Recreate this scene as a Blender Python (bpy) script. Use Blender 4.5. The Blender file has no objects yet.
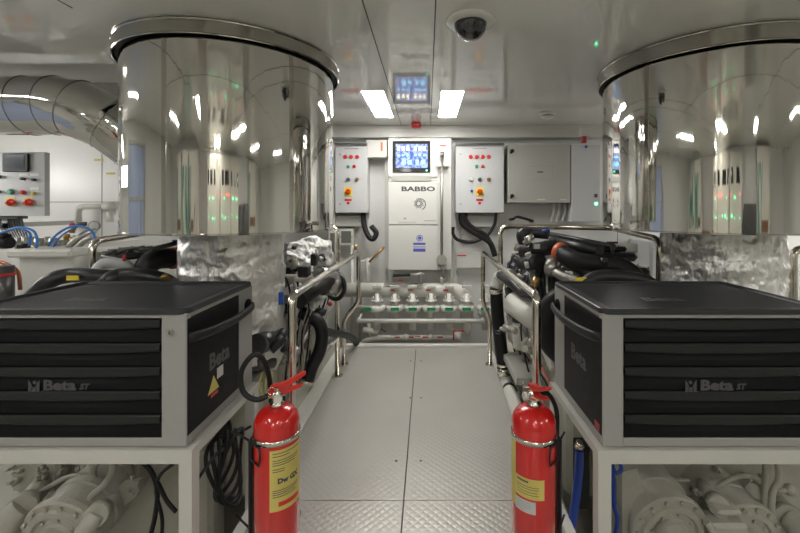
import bpy, math, random
from mathutils import Vector, Matrix
random.seed(7)
S = bpy.context.scene
COL = S.collection
PI = math.pi
# ------------------------------------------------------------------ camera, world, exposure
H = 1.25                                   # camera height above the walkway
cd = bpy.data.cameras.new('camera'); cam = bpy.data.objects.new('camera', cd); COL.objects.link(cam)
cam.location = (0, 0, H); cam.rotation_euler = (PI/2, 0, 0)
cd.sensor_width = 36; cd.lens = 18; cd.shift_x = -0.034; cd.shift_y = -0.0732
cd.clip_start = .05
S.camera = cam
w = bpy.data.worlds.new('world'); S.world = w; w.use_nodes = True
w.node_tree.nodes['Background'].inputs[0].default_value = (.9, .95, 1, 1)
w.node_tree.nodes['Background'].inputs[1].default_value = .05
S.view_settings.view_transform = 'Standard'; S.view_settings.look = 'None'
S.view_settings.gamma = 1; S.view_settings.use_curve_mapping = False
S.view_settings.exposure = 0.68
S.cycles.max_bounces = 10; S.cycles.diffuse_bounces = 5; S.cycles.glossy_bounces = 6
S.cycles.sample_clamp_indirect = 6; S.cycles.caustics_reflective = False
LAMP = 23.0                                # strength of the ceiling lamp diffusers

FILL = 16.0                                # strength of the fill lamps added on the side walls out of view
def at(px, py, y):                         # a point of the place from where it shows and how far off it is
    return Vector(((px-427)*y/400, y, H-(py-208)*y/400))

# ------------------------------------------------------------------ materials
M = {}
def mat(n, col, rough=.5, metal=0, noise=.0, nscale=20, bump=0, bscale=60, coat=0, emit=None, es=0, stretch=None):
    m = bpy.data.materials.new(n); m.use_nodes = True; M[n] = m
    nt = m.node_tree; b = nt.nodes['Principled BSDF']
    b.inputs['Base Color'].default_value = (*col, 1); b.inputs['Roughness'].default_value = rough
    b.inputs['Metallic'].default_value = metal; b.inputs['Coat Weight'].default_value = coat
    tc = nt.nodes.new('ShaderNodeTexCoord'); mp = nt.nodes.new('ShaderNodeMapping')
    nt.links.new(tc.outputs['Object'], mp.inputs[0])
    if stretch: mp.inputs['Scale'].default_value = stretch
    nz = nt.nodes.new('ShaderNodeTexNoise'); nz.inputs['Scale'].default_value = nscale; nz.inputs['Detail'].default_value = 4
    nt.links.new(mp.outputs[0], nz.inputs['Vector'])
    if noise:
        cr = nt.nodes.new('ShaderNodeMix'); cr.data_type = 'RGBA'
        cr.inputs['A'].default_value = (*[c*(1-noise) for c in col], 1); cr.inputs['B'].default_value = (*[min(1, c*(1+noise)) for c in col], 1)
        nt.links.new(nz.outputs[0], cr.inputs['Factor']); nt.links.new(cr.outputs['Result'], b.inputs['Base Color'])
    mr = nt.nodes.new('ShaderNodeMapRange'); mr.inputs['To Min'].default_value = rough*.85; mr.inputs['To Max'].default_value = min(1, rough*1.15)
    nt.links.new(nz.outputs[0], mr.inputs['Value']); nt.links.new(mr.outputs[0], b.inputs['Roughness'])
    if bump:
        n2 = nt.nodes.new('ShaderNodeTexNoise'); n2.inputs['Scale'].default_value = bscale; n2.inputs['Detail'].default_value = 3
        nt.links.new(mp.outputs[0], n2.inputs['Vector'])
        bp = nt.nodes.new('ShaderNodeBump'); bp.inputs['Strength'].default_value = bump; bp.inputs['Distance'].default_value = .01
        nt.links.new(n2.outputs[0], bp.inputs['Height']); nt.links.new(bp.outputs[0], b.inputs['Normal'])
    if emit:
        b.inputs['Emission Color'].default_value = (*emit, 1); b.inputs['Emission Strength'].default_value = es
    return m
mat('wall_white', (.76, .76, .74), .35, 0, .02, 3)
mat('ceiling_white', (.88, .865, .82), .06, 0, .02, 2, coat=.3)
mat('seam', (.16, .15, .14), .6)
mat('cloth_white', (.80, .79, .76), .8, 0, .06, 20, .4, 40)
mat('window_grey', (.16, .16, .14), .2)
mat('rubber_seam', (.05, .05, .05), .7)
mat('cream_panel', (.62, .615, .58), .4, 0, .02, 5)
mat('grey_panel', (.40, .40, .36), .4, 0, .02, 5)
mat('cool_panel', (.55, .56, .56), .4, 0, .02, 5)
mat('white_paint', (.66, .65, .60), .35, 0, .06, 12, .05, 40)
mat('frame_paint', (.56, .55, .51), .35, 0, .03, 12)
mat('engine_white', (.46, .45, .38), .42, 0, .16, 9, .25, 60)
mat('gear_white', (.40, .385, .33), .38, 0, .22, 9, .35, 45)
mat('bilge', (.40, .39, .35), .5, 0, .2, 4, .1, 10)
mat('engine_black', (.018, .018, .02), .38, 0, .3, 20, .1, 60)
mat('rubber', (.014, .014, .015), .45, 0, .2, 30, .05, 80)
mat('rib_rubber', (.03, .03, .033), .5)
mat('dark_metal', (.12, .12, .12), .35, .7, .2, 20)
mat('mid_metal', (.42, .41, .38), .35, .8, .2, 20, .1, 60)
mat('lever_steel', (.30, .29, .27), .35, .8)
mat('stainless', (.66, .62, .55), .14, 1, .05, 20)
mat('chest_grey', (.33, .325, .305), .42, 0, .04, 30)
mat('chest_black', (.006, .006, .007), .45, 0, .2, 30)
mat('lip_black', (.022, .023, .023), .42, 0, .1, 30)
mat('logo_grey', (.075, .075, .075), .4)
mat('tray_rubber', (.028, .029, .033), .36, 0, 0, 3)
mat('red_paint', (.60, .012, .010), .16, 0, .05, 10, coat=.6)
mat('red', (.62, .03, .02), .35)
mat('dark_red', (.35, .01, .01), .3)
mat('orange', (.60, .13, .05), .4)
mat('yellow', (.62, .52, .14), .5, 0, .08, 30)
mat('yellow_pure', (.75, .6, .05), .5)
mat('green_tag', (.0, .28, .09), .5)
mat('green', (.03, .32, .15), .4)
mat('blue', (.02, .09, .42), .4)
mat('blue_hose', (.015, .06, .36), .35)
mat('sky_hose', (.04, .2, .6), .3)
mat('violet', (.08, .1, .45), .5)
mat('print_dark', (.06, .06, .07), .5)
mat('print_grey', (.35, .35, .34), .5)
mat('brass', (.42, .27, .1), .3, .8, .2, 30)
mat('copper', (.42, .15, .08), .35, .6, .1, 30)
mat('glass_dark', (.02, .02, .025), .05, coat=1)
mat('smoke_dome', (.012, .012, .012), .05, coat=1)
mat('lamp_glow', (1, 1, 1), .5, emit=(1, .975, .935), es=LAMP)
mat('led_green', (.1, .9, .4), .4, emit=(.1, 1, .45), es=6)
mat('led_red', (.9, .1, .05), .4, emit=(1, .08, .05), es=5)
mat('teal', (.02, .22, .17), .35)
mat('locker', (.68, .66, .58), .3)
mat('fill_glow', (1, 1, 1), .5, emit=(1, .98, .94), es=FILL)
mat('brown', (.22, .10, .05), .5, 0, .3, 30)
for n_, v_ in (('chest_black', .14), ('lip_black', .25), ('rubber', .3), ('engine_black', .5)): M[n_].node_tree.nodes['Principled BSDF'].inputs['Specular IOR Level'].default_value = v_
def screen_mat(n, a, b, sc, es):
    m = bpy.data.materials.new(n); m.use_nodes = True; M[n] = m; nt = m.node_tree; bs = nt.nodes['Principled BSDF']
    tc = nt.nodes.new('ShaderNodeTexCoord'); nz = nt.nodes.new('ShaderNodeTexNoise'); nz.inputs['Scale'].default_value = sc
    nt.links.new(tc.outputs['Object'], nz.inputs['Vector'])
    r = nt.nodes.new('ShaderNodeValToRGB'); r.color_ramp.elements[0].position = .4; r.color_ramp.elements[0].color = (*a, 1)
    r.color_ramp.elements[1].position = .6; r.color_ramp.elements[1].color = (*b, 1)
    nt.links.new(nz.outputs[0], r.inputs[0]); nt.links.new(r.outputs[0], bs.inputs['Emission Color'])
    bs.inputs['Base Color'].default_value = (.01, .01, .02, 1); bs.inputs['Emission Strength'].default_value = es; bs.inputs['Roughness'].default_value = .15
screen_mat('screen_glow', (.10, .15, .48), (.42, .54, .92), 40, 1.0)
screen_mat('screen_pale', (.45, .6, .95), (.7, .8, 1), 30, 1.0)
mat('glow_yellow', (.9, .8, .4), .4, emit=(1, .88, .55), es=1.0)
mat('glow_cyan', (.2, .6, .9), .4, emit=(.25, .6, .95), es=.9)
mat('glow_navy', (.03, .05, .2), .4, emit=(.03, .05, .22), es=1)
mat('screen_off', (.07, .08, .10), .2)

def polished(n, col, rough, fx, strength, seams=0):          # polished sheet steel: faint ripples that run up the sheet
    m = bpy.data.materials.new(n); m.use_nodes = True; M[n] = m; nt = m.node_tree; b = nt.nodes['Principled BSDF']
    b.inputs['Base Color'].default_value = (*col, 1); b.inputs['Metallic'].default_value = 1; b.inputs['Roughness'].default_value = rough
    tc = nt.nodes.new('ShaderNodeTexCoord'); mp = nt.nodes.new('ShaderNodeMapping'); mp.inputs['Scale'].default_value = fx
    nt.links.new(tc.outputs['Object'], mp.inputs[0])
    nz = nt.nodes.new('ShaderNodeTexNoise'); nz.inputs['Scale'].default_value = 1; nz.inputs['Detail'].default_value = 2.5
    nt.links.new(mp.outputs[0], nz.inputs['Vector'])
    bp = nt.nodes.new('ShaderNodeBump'); bp.inputs['Strength'].default_value = strength; bp.inputs['Distance'].default_value = .02
    nt.links.new(nz.outputs[0], bp.inputs['Height']); nt.links.new(bp.outputs[0], b.inputs['Normal'])
    n2 = nt.nodes.new('ShaderNodeTexNoise'); n2.inputs['Scale'].default_value = 3
    nt.links.new(mp.outputs[0], n2.inputs['Vector'])
    cr = nt.nodes.new('ShaderNodeMix'); cr.data_type = 'RGBA'
    cr.inputs['A'].default_value = (*[c*.86 for c in col], 1); cr.inputs['B'].default_value = (*col, 1)
    nt.links.new(n2.outputs[0], cr.inputs['Factor']); nt.links.new(cr.outputs['Result'], b.inputs['Base Color'])
polished('drum_steel', (.69, .675, .635), .04, (9, 9, .28), .30)
polished('rim_steel', (.50, .48, .44), .10, (5, 5, 1), .1)
polished('duct_steel', (.72, .705, .67), .05, (.8, 9, 9), .35)
polished('foil', (.86, .845, .82), .46, (22, 22, 12), 1.0)

def checker():                                               # aluminium tread plate: rows of small raised studs
    m = bpy.data.materials.new('tread_plate'); m.use_nodes = True; M['tread_plate'] = m; nt = m.node_tree; b = nt.nodes['Principled BSDF']
    b.inputs['Metallic'].default_value = .25; b.inputs['Roughness'].default_value = .36
    tc = nt.nodes.new('ShaderNodeTexCoord'); sp = nt.nodes.new('ShaderNodeSeparateXYZ'); nt.links.new(tc.outputs['Object'], sp.inputs[0])
    def mth(op, a, c=None):
        n = nt.nodes.new('ShaderNodeMath'); n.operation = op
        for i, v in enumerate((a, c)):
            if v is None: continue
            if isinstance(v, (int, float)): n.inputs[i].default_value = v
            else: nt.links.new(v, n.inputs[i])
        return n.outputs[0]
    k = PI/.026
    s1 = mth('SINE', mth('MULTIPLY', mth('ADD', sp.outputs[0], sp.outputs[1]), k*.7)); s2 = mth('SINE', mth('MULTIPLY', mth('SUBTRACT', sp.outputs[0], sp.outputs[1]), k*.7))
    h = mth('POWER', mth('ABSOLUTE', mth('MULTIPLY', s1, s2)), .8)
    bp = nt.nodes.new('ShaderNodeBump'); bp.inputs['Strength'].default_value = .32; bp.inputs['Distance'].default_value = .003
    nt.links.new(h, bp.inputs['Height']); nt.links.new(bp.outputs[0], b.inputs['Normal'])
    nz = nt.nodes.new('ShaderNodeTexNoise'); nz.inputs['Scale'].default_value = 2.5; nz.inputs['Detail'].default_value = 6
    nt.links.new(tc.outputs['Object'], nz.inputs['Vector'])
    cr = nt.nodes.new('ShaderNodeMix'); cr.data_type = 'RGBA'; cr.inputs['A'].default_value = (.43, .415, .38, 1); cr.inputs['B'].default_value = (.53, .512, .472, 1)
    nt.links.new(nz.outputs[0], cr.inputs['Factor']); nt.links.new(cr.outputs['Result'], b.inputs['Base Color'])
checker()
# ------------------------------------------------------------------ mesh building
ORG = {}
def tag(o, label=None, cat=None, group=None, kind=None):
    if label: o['label'] = label
    if cat: o['category'] = cat
    if group: o['group'] = group
    if kind: o['kind'] = kind
    return o
def thing(name, label, cat, loc=(0, 0, 0), group=None):
    o = bpy.data.objects.new(name, None); o.empty_display_size = .05; COL.objects.link(o); o.location = loc
    ORG[o.name] = Vector(loc)
    return tag(o, label, cat, group)
def frame_of(d):
    d = d.normalized(); a = Vector((0, 0, 1)) if abs(d.z) < .9 else Vector((1, 0, 0))
    u = d.cross(a).normalized(); return u, d.cross(u).normalized()
def smooth(pts, n=6):
    P = [Vector(p) for p in pts]
    if len(P) < 3: return P
    Q = [P[0]*2-P[1]] + P + [P[-1]*2-P[-2]]; out = []
    for i in range(1, len(Q)-2):
        a, b, c, d = Q[i-1:i+3]
        for k in range(n):
            t = k/n
            out.append(.5*((2*b)+(c-a)*t+(2*a-5*b+4*c-d)*t*t+(3*b-a-3*c+d)*t**3))
    out.append(P[-1]); return out
def fillet(pts, r, n=6):                                     # straight runs joined by round bends
    P = [Vector(p) for p in pts]; out = [P[0]]
    for i in range(1, len(P)-1):
        a = (P[i-1]-P[i]); b = (P[i+1]-P[i]); q = min(r, a.length*.48, b.length*.48)
        A = P[i]+a.normalized()*q; B = P[i]+b.normalized()*q
        for k in range(n+1):
            t = k/n; out.append(A.lerp(P[i], t).lerp(P[i].lerp(B, t), t))
    out.append(P[-1]); return out
class MB:
    def __init__(s): s.v = []; s.f = []; s.sm = []
    def add(s, vs, fs, sm=False):
        o = len(s.v); s.v += [Vector(v) for v in vs]; s.f += [[i+o for i in f] for f in fs]; s.sm += [sm]*len(fs); return s
    def box(s, a, b, bev=0):
        (x0, y0, z0), (x1, y1, z1) = [min(p, q) for p, q in zip(a, b)], [max(p, q) for p, q in zip(a, b)]
        e = min(bev, (x1-x0)*.45, (y1-y0)*.45, (z1-z0)*.45)
        if e <= 0:
            vs = [(x, y, z) for x in (x0, x1) for y in (y0, y1) for z in (z0, z1)]
            return s.add(vs, [(0, 1, 3, 2), (4, 6, 7, 5), (0, 4, 5, 1), (2, 3, 7, 6), (0, 2, 6, 4), (1, 5, 7, 3)])
        vs = []; idx = {}
        X = (x0, x1); Y = (y0, y1); Z = (z0, z1)
        for i in (0, 1):
            for j in (0, 1):
                for k in (0, 1):
                    ex, ey, ez = [e if t == 0 else -e for t in (i, j, k)]
                    for ax in range(3):
                        idx[i, j, k, ax] = len(vs)
                        vs.append((X[i]+(0 if ax == 0 else ex), Y[j]+(0 if ax == 1 else ey), Z[k]+(0 if ax == 2 else ez)))
        fs = []
        for i in (0, 1):
            fs.append([idx[i, 0, 0, 0], idx[i, 1, 0, 0], idx[i, 1, 1, 0], idx[i, 0, 1, 0]])
            fs.append([idx[0, i, 0, 1], idx[1, i, 0, 1], idx[1, i, 1, 1], idx[0, i, 1, 1]])
            fs.append([idx[0, 0, i, 2], idx[1, 0, i, 2], idx[1, 1, i, 2], idx[0, 1, i, 2]])
        for i in (0, 1):
            for j in (0, 1):
                fs.append([idx[i, j, 0, 0], idx[i, j, 1, 0], idx[i, j, 1, 1], idx[i, j, 0, 1]])
                fs.append([idx[i, 0, j, 0], idx[i, 1, j, 0], idx[i, 1, j, 2], idx[i, 0, j, 2]])
                fs.append([idx[0, i, j, 1], idx[1, i, j, 1], idx[1, i, j, 2], idx[0, i, j, 2]])
                for k in (0, 1): fs.append([idx[i, j, k, 0], idx[i, j, k, 1], idx[i, j, k, 2]])
        return s.add(vs, fs)
    def lathe(s, prof, o, d=(0, 0, 1), n=32, cap=True, a0=0, a1=2*PI, sm=True):   # prof: (radius, distance along d)
        o = Vector(o); d = Vector(d).normalized(); u, v = frame_of(d); full = abs(a1-a0-2*PI) < 1e-6; m = n if full else n+1
        vs = []
        for r, t in prof:
            for k in range(m):
                a = a0+(a1-a0)*k/n; vs.append(o+d*t+(u*math.cos(a)+v*math.sin(a))*r)
        fs = []
        for i in range(len(prof)-1):
            for k in range(n):
                k2 = (k+1) % m; fs.append((i*m+k, i*m+k2, (i+1)*m+k2, (i+1)*m+k))
        s.add(vs, fs, sm)
        if cap and full:
            L = len(s.v)-len(vs)
            s.f.append([L+k for k in range(m)]); s.f.append([L+(len(prof)-1)*m+k for k in range(m)]); s.sm += [False, False]
        return s
    def ring(s, prof, o, d=(0, 0, 1), n=96):                     # lathe with crisp edges between its bands
        for p, q in zip(prof, prof[1:]): s.lathe([p, q], o, d, n, cap=False)
        return s
    def cyl(s, a, b, r, r2=None, n=20):
        a = Vector(a); b = Vector(b); return s.lathe([(r, 0), (r if r2 is None else r2, (b-a).length)], a, b-a, n)
    def tube(s, pts, r, n=10, cap=True, rf=None):
        P = [Vector(p) for p in pts]; vs = []; u = None; L = len(P)
        for i, p in enumerate(P):
            t = (P[min(i+1, L-1)]-P[max(i-1, 0)]).normalized()
            if u is None: u, _ = frame_of(t)
            u = (u-t*u.dot(t)).normalized(); v = t.cross(u)
            rr = r*(rf(i/(L-1)) if rf else 1)
            for k in range(n):
                a = 2*PI*k/n; vs.append(p+(u*math.cos(a)+v*math.sin(a))*rr)
        fs = [(i*n+k, i*n+(k+1) % n, (i+1)*n+(k+1) % n, (i+1)*n+k) for i in range(L-1) for k in range(n)]
        s.add(vs, fs, True)
        if cap:
            o = len(s.v)-len(vs); s.f.append([o+k for k in range(n)]); s.f.append([o+(L-1)*n+k for k in range(n)]); s.sm += [False, False]
        return s
    def torus(s, c, ax, R, r, n=28, m=8, a0=0, a1=2*PI):
        u, v = frame_of(Vector(ax)); c = Vector(c); full = abs(a1-a0-2*PI) < 1e-6
        pts = [c+(u*math.cos(a0+(a1-a0)*k/n)+v*math.sin(a0+(a1-a0)*k/n))*R for k in range(n+1)]
        return s.tube(pts, r, m, not full)
    def ball(s, c, r, sc=(1, 1, 1), n=16, lo=-PI/2, hi=PI/2):
        c = Vector(c); vs = []; m = n//2
        for i in range(m+1):
            a = lo+(hi-lo)*i/m
            for k in range(n):
                b = 2*PI*k/n; vs.append(c+Vector((math.cos(a)*math.cos(b)*r*sc[0], math.cos(a)*math.sin(b)*r*sc[1], math.sin(a)*r*sc[2])))
        return s.add(vs, [(i*n+k, i*n+(k+1) % n, (i+1)*n+(k+1) % n, (i+1)*n+k) for i in range(m) for k in range(n)], True)
    def prism(s, poly, o, u, v, d):                          # poly in the (u, v) plane at o, pushed along d
        o, u, v, d = map(Vector, (o, u, v, d)); n = len(poly)
        A = [o+u*p+v*q for p, q in poly]; B = [a+d for a in A]
        return s.add(A+B, [list(range(n)), list(range(n, 2*n))]+[(k, (k+1) % n, n+(k+1) % n, n+k) for k in range(n)])
    def lumpy(s, amp, sc=9, seed=0):
        from mathutils import noise
        for i, v in enumerate(s.v):
            s.v[i] = v+noise.noise_vector(v*sc+Vector((seed, seed*2, 0)))*amp
        return s
    def text(s, body, o, u, v, size, thick=.0008, bold=0, bend=None):
        c = bpy.data.curves.new('t', 'FONT'); c.body = body; c.size = size; c.align_x = 'CENTER'; c.align_y = 'CENTER'; c.offset = bold; c.resolution_u = 2
        ob = bpy.data.objects.new('t', c); me = bpy.data.meshes.new_from_object(ob)
        o, u, v = map(Vector, (o, u, v))
        if bend: vs = [bend(p.co.x, p.co.y) for p in me.vertices]
        else: vs = [o+u*p.co.x+v*p.co.y for p in me.vertices]
        s.add(vs, [list(p.vertices) for p in me.polygons])
        bpy.data.meshes.remove(me); bpy.data.objects.remove(ob); bpy.data.curves.remove(c)
        return s
    def build(s, name, m, parent=None, origin=None):
        og = ORG[parent.name] if parent else (Vector(origin) if origin else Vector((0, 0, 0)))
        me = bpy.data.meshes.new(name); me.from_pydata([v-og for v in s.v], [], s.f); me.materials.append(M[m] if isinstance(m, str) else m)
        me.polygons.foreach_set('use_smooth', s.sm)
        import bmesh
        b = bmesh.new(); b.from_mesh(me); bmesh.ops.recalc_face_normals(b, faces=b.faces); b.to_mesh(me); b.free()
        o = bpy.data.objects.new(name, me); COL.objects.link(o)
        if parent: o.parent = parent
        else: o.location = og
        ORG[o.name] = og
        return o
def box(a, b, bev=0): return MB().box(a, b, bev)
def part(name, m, parent, mb, label=None):
    o = mb.build(name, m, parent)
    if label: o['label'] = label
    return o
def kids(o): return list(o.children)
def copy_tree(o, parent=None):
    c = o.copy(); COL.objects.link(c)
    if parent: c.parent = parent
    for k in kids(o): copy_tree(k, c)
    return c
def struct(name, m, mb):
    o = mb.build(name, m); o['kind'] = 'structure'; return o
X, Y, Z = Vector((1, 0, 0)), Vector((0, 1, 0)), Vector((0, 0, 1))

# ================================================================== THE SETTING
CE = 2.05; BW = 4.0
struct('ceiling', 'ceiling_white', box((-1.91, -2.6, CE), (4.6, 2.05, CE+.04)).box((-1.3, 2.05, CE), (4.6, BW, CE+.04)))
struct('ceiling_raised', 'ceiling_white', box((-4.6, -2.6, CE+.17), (-1.88, BW, CE+.2)).box((-1.95, 2.0, CE+.17), (-1.26, BW, CE+.2)).box((-1.95, -2.6, CE), (-1.91, 2.05, CE+.18)).box((-1.95, 2.05, CE+.0), (-1.3, 2.09, CE+.18)).box((-1.34, 2.05, CE), (-1.3, BW, CE+.18)))
struct('trim_1', 'cream_panel', box((-4.6, 3.1, CE+.02), (-1.35, 3.25, CE+.17)))      # deck beam under the raised ceiling
sm_ = MB()
for x in (-.25, .033, 1.9, 3.2): sm_.box((x-.0025, -2.5, CE-.0012), (x+.0025, 3.98, CE))
for x in (-1.42,): sm_.box((x-.0025, -2.5, CE-.0012), (x+.0025, 1.6, CE))
for y in (-1.2, .9): sm_.box((-1.9, y-.002, CE-.0012), (4.5, y+.002, CE))
struct('trim_2', 'rubber_seam', sm_)                                       # joints between the ceiling panels
struct('wall_back', 'wall_white', box((-4.6, BW, -.6), (4.6, BW+.05, 2.3)))
struct('wall_left', 'wall_white', box((-4.65, -2.6, -.6), (-4.6, BW, 2.3)))
struct('wall_right', 'wall_white', box((4.6, -2.6, -.6), (4.65, BW, 2.3)))
struct('wall_rear', 'wall_white', box((-4.6, -2.65, -.6), (4.6, -2.6, 2.3)))
struct('trim_3', 'seam', box((-4.5, BW-.002, 1.306), (-1.2, BW, 1.312)).box((-3.255, BW-.002, .3), (-3.249, BW, 2.0)).box((-2.4, BW-.002, .3), (-2.394, BW, 1.306)).box((1.9, BW-.002, .3), (1.906, BW, 2.0)))
struct('trim_4', 'cream_panel', box((-1.9, 3.86, 1.93), (4.5, BW, CE), .004).box((-4.5, 3.9, 2.05), (-1.3, BW, 2.22)))   # soffit over the cabinets
# bilge and walkway
struct('floor', 'bilge', box((-4.6, -2.6, -.62), (4.6, BW, -.58)))
PL, PR, PE = -.70, .525, 3.56
fl = MB()
for x0, x1 in ((PL, -.102), (-.098, PR)):
    for y0, y1 in ((-2.5, -.6), (-.596, 1.708), (1.712, PE)): fl.box((x0, y0, -.008), (x1, y1, 0), .0015)
struct('floor_walkway', 'tread_plate', fl)
struct('trim_5', 'rubber_seam', box((PL+.01, -2.5, -.03), (PR-.01, PE-.01, -.009)))
fr = box((PL-.045, -2.5, -.10), (PL-.002, PE, .012), .004).box((PR+.002, -2.5, -.10), (PR+.045, PE, .012), .004).box((PL-.045, PE, -.10), (PR+.045, PE+.05, .03), .004)
fr.box((PL-.112, 1.92, -.05), (PL-.045, PE, .004), .003)
for y in (-1.5, .2, 1.7, 3.4):
    for x in (PL-.02, PR+.02): fr.box((x-.03, y-.03, -.58), (x+.03, y+.03, -.1))
struct('trim_6', 'white_paint', fr)
sc_ = MB()
for px, py in ((396, 461), (420.5, 461), (410, 398), (421, 398), (410.5, 361), (421, 361)):
    p = at(px, py, H*400/(py-208)); sc_.cyl((p.x, p.y, 0), (p.x, p.y, .0012), .0065, n=10)
struct('trim_7', 'rubber_seam', sc_)

# ceiling lamps
def lamp(x, y, label, z=CE, L=.78, W=.15, group='long recessed ceiling lamps'):
    t = thing('ceiling_lamp', label, 'ceiling lamp', (x, y, z), group)
    part('lamp_frame', 'white_paint', t, box((x-W/2-.008, y-L/2-.008, z-.003), (x+W/2+.008, y+L/2+.008, z+.003)).box((x-W/2-.01, y-L/2-.01, z+.003), (x+W/2+.01, y+L/2+.01, z+.02)))
    part('diffuser', 'lamp_glow', t, box((x-W/2, y-L/2, z-.005), (x+W/2, y+L/2, z-.0032)))
lamp(-.375, 3.12, 'lit ceiling lamp left of the black camera dome', group=None)
lamp(.175, 3.12, 'lit ceiling lamp right of the black camera dome', group=None)
LB = 'lit ceiling lamp behind the viewer, mirrored in the steel drums'
for x, y in ((-1.35, .0), (.35, -.7), (-.5, -1.9), (1.9, -1.0), (3.2, .3), (3.4, 2.9)):
    lamp(x, y, LB, group='ceiling lamps mirrored in the drums')
lamp(-3.35, 1.6, 'lit ceiling lamp on the raised ceiling above the left duct', CE+.17, group=None)
lamp(-2.9, -.9, 'lit ceiling lamp on the raised ceiling behind the left chest', CE+.17, group=None)

def fill_lamp(x, y, z, nx, ny, L=.9, Hh=.22):  # unseen lamp added to brighten the ceiling and the engines
    t = thing('added_fill_lamp', 'wide unseen fill lamp added on the side wall out of view', 'fill lamp', (x, y, z), 'added fill lamps on the side walls')
    dx, dy = (L/2, 0) if ny else (0, L/2)
    n = Vector((nx, ny, 0))
    a = Vector((x-dx, y-dy, z-Hh/2)); b = Vector((x+dx, y+dy, z+Hh/2))
    part('fill_housing', 'white_paint', t, box(a-Vector((.01, .01, .01))*1, b+Vector((.01, .01, .01))+n*.03))
    part('diffuser', 'fill_glow', t, box(a+n*.042, b+n*.05))
for y in (2.9,): fill_lamp(4.57, y, 1.75, -1, 0); fill_lamp(-4.57, y, 1.6, 1, 0)

# ================================================================== STEEL DRUMS
def drum(cx, cy, name, label, seams, Rb, Rr, zl):
    t = thing(name, label, 'steel drum', (cx, cy, 1.135))
    part('drum_body', 'drum_steel', t, MB().lathe([(Rb, 1.134), (Rb, 1.2), (Rb, 1.4), (Rb, 1.6), (Rb, 1.8), (Rb, zl+.012)], (cx, cy, 0), Z, 128, cap=False))
    part('bottom_lip', 'rim_steel', t, MB().ring([(.27, 1.131), (Rb+.003, 1.131), (Rb+.003, 1.138), (Rb-.002, 1.139), (.27, 1.139)], (cx, cy, 0), Z, 96))
    part('rim_collar', 'rim_steel', t, MB().ring([(Rr-.004, zl+.002), (Rr, zl), (Rr+.003, zl+.004), (Rr, zl+.008), (Rr, 2.038), (Rr+.004, 2.043), (Rr, 2.048), (Rr-.004, 2.048), (Rr-.004, zl+.002)], (cx, cy, 0), Z, 128))
    part('rim_gap_shade', 'rubber', t, MB().lathe([(Rb-.01, zl+.013), (Rr-.006, zl+.02), (Rr-.006, 2.04), (Rb-.01, 2.04), (Rb-.01, zl+.013)], (cx, cy, 0), Z, 96, cap=False))  # black ring puts the shade of the rim overhang into the gap
    for a in seams:
        p = Vector((cx+Rb*math.cos(a), cy+Rb*math.sin(a), 0))
        q = Vector((math.cos(a), math.sin(a), 0)); s = Vector((-math.sin(a), math.cos(a), 0))
        part('lap_seam', 'rim_steel', t, MB().prism([(-.012, -.002), (.012, -.002), (.010, .0012), (-.010, .0012)], p+Z*1.142, s, q, Z*.83))
drum(-1.051, 2.208, 'intake_drum', 'polished steel drum hung from the ceiling over the left engine', (math.radians(-97), math.radians(-38)), .520, .547, 1.978)
drum(1.565, 2.25, 'intake_drum', 'polished steel drum hung from the ceiling over the right engine', (math.radians(-152), math.radians(-80)), .530, .557, 1.967)

def foil_duct(cx, cy, r, z0, label, seed):
    mb = MB(); prof = []
    n = 110
    prof = [(r*(1+.012*math.sin(i*.35+seed)), z0+(1.135-z0)*i/n) for i in range(n+1)]
    mb.lathe(prof, (cx, cy, 0), Z, 200)
    mb.lumpy(.014, 8, seed).lumpy(.008, 22, seed+3).lumpy(.004, 50, seed+7)
    o = mb.build('foil_wrapped_duct', 'foil', None, (cx, cy, z0)); return tag(o, label, 'duct')
foil_duct(-1.10, 2.27, .272, .42, 'crumpled silver foil wrapped duct below the left steel drum', 1)
foil_duct(1.66, 2.27, .29, .42, 'crumpled silver foil wrapped duct below the right steel drum', 5)

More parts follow.
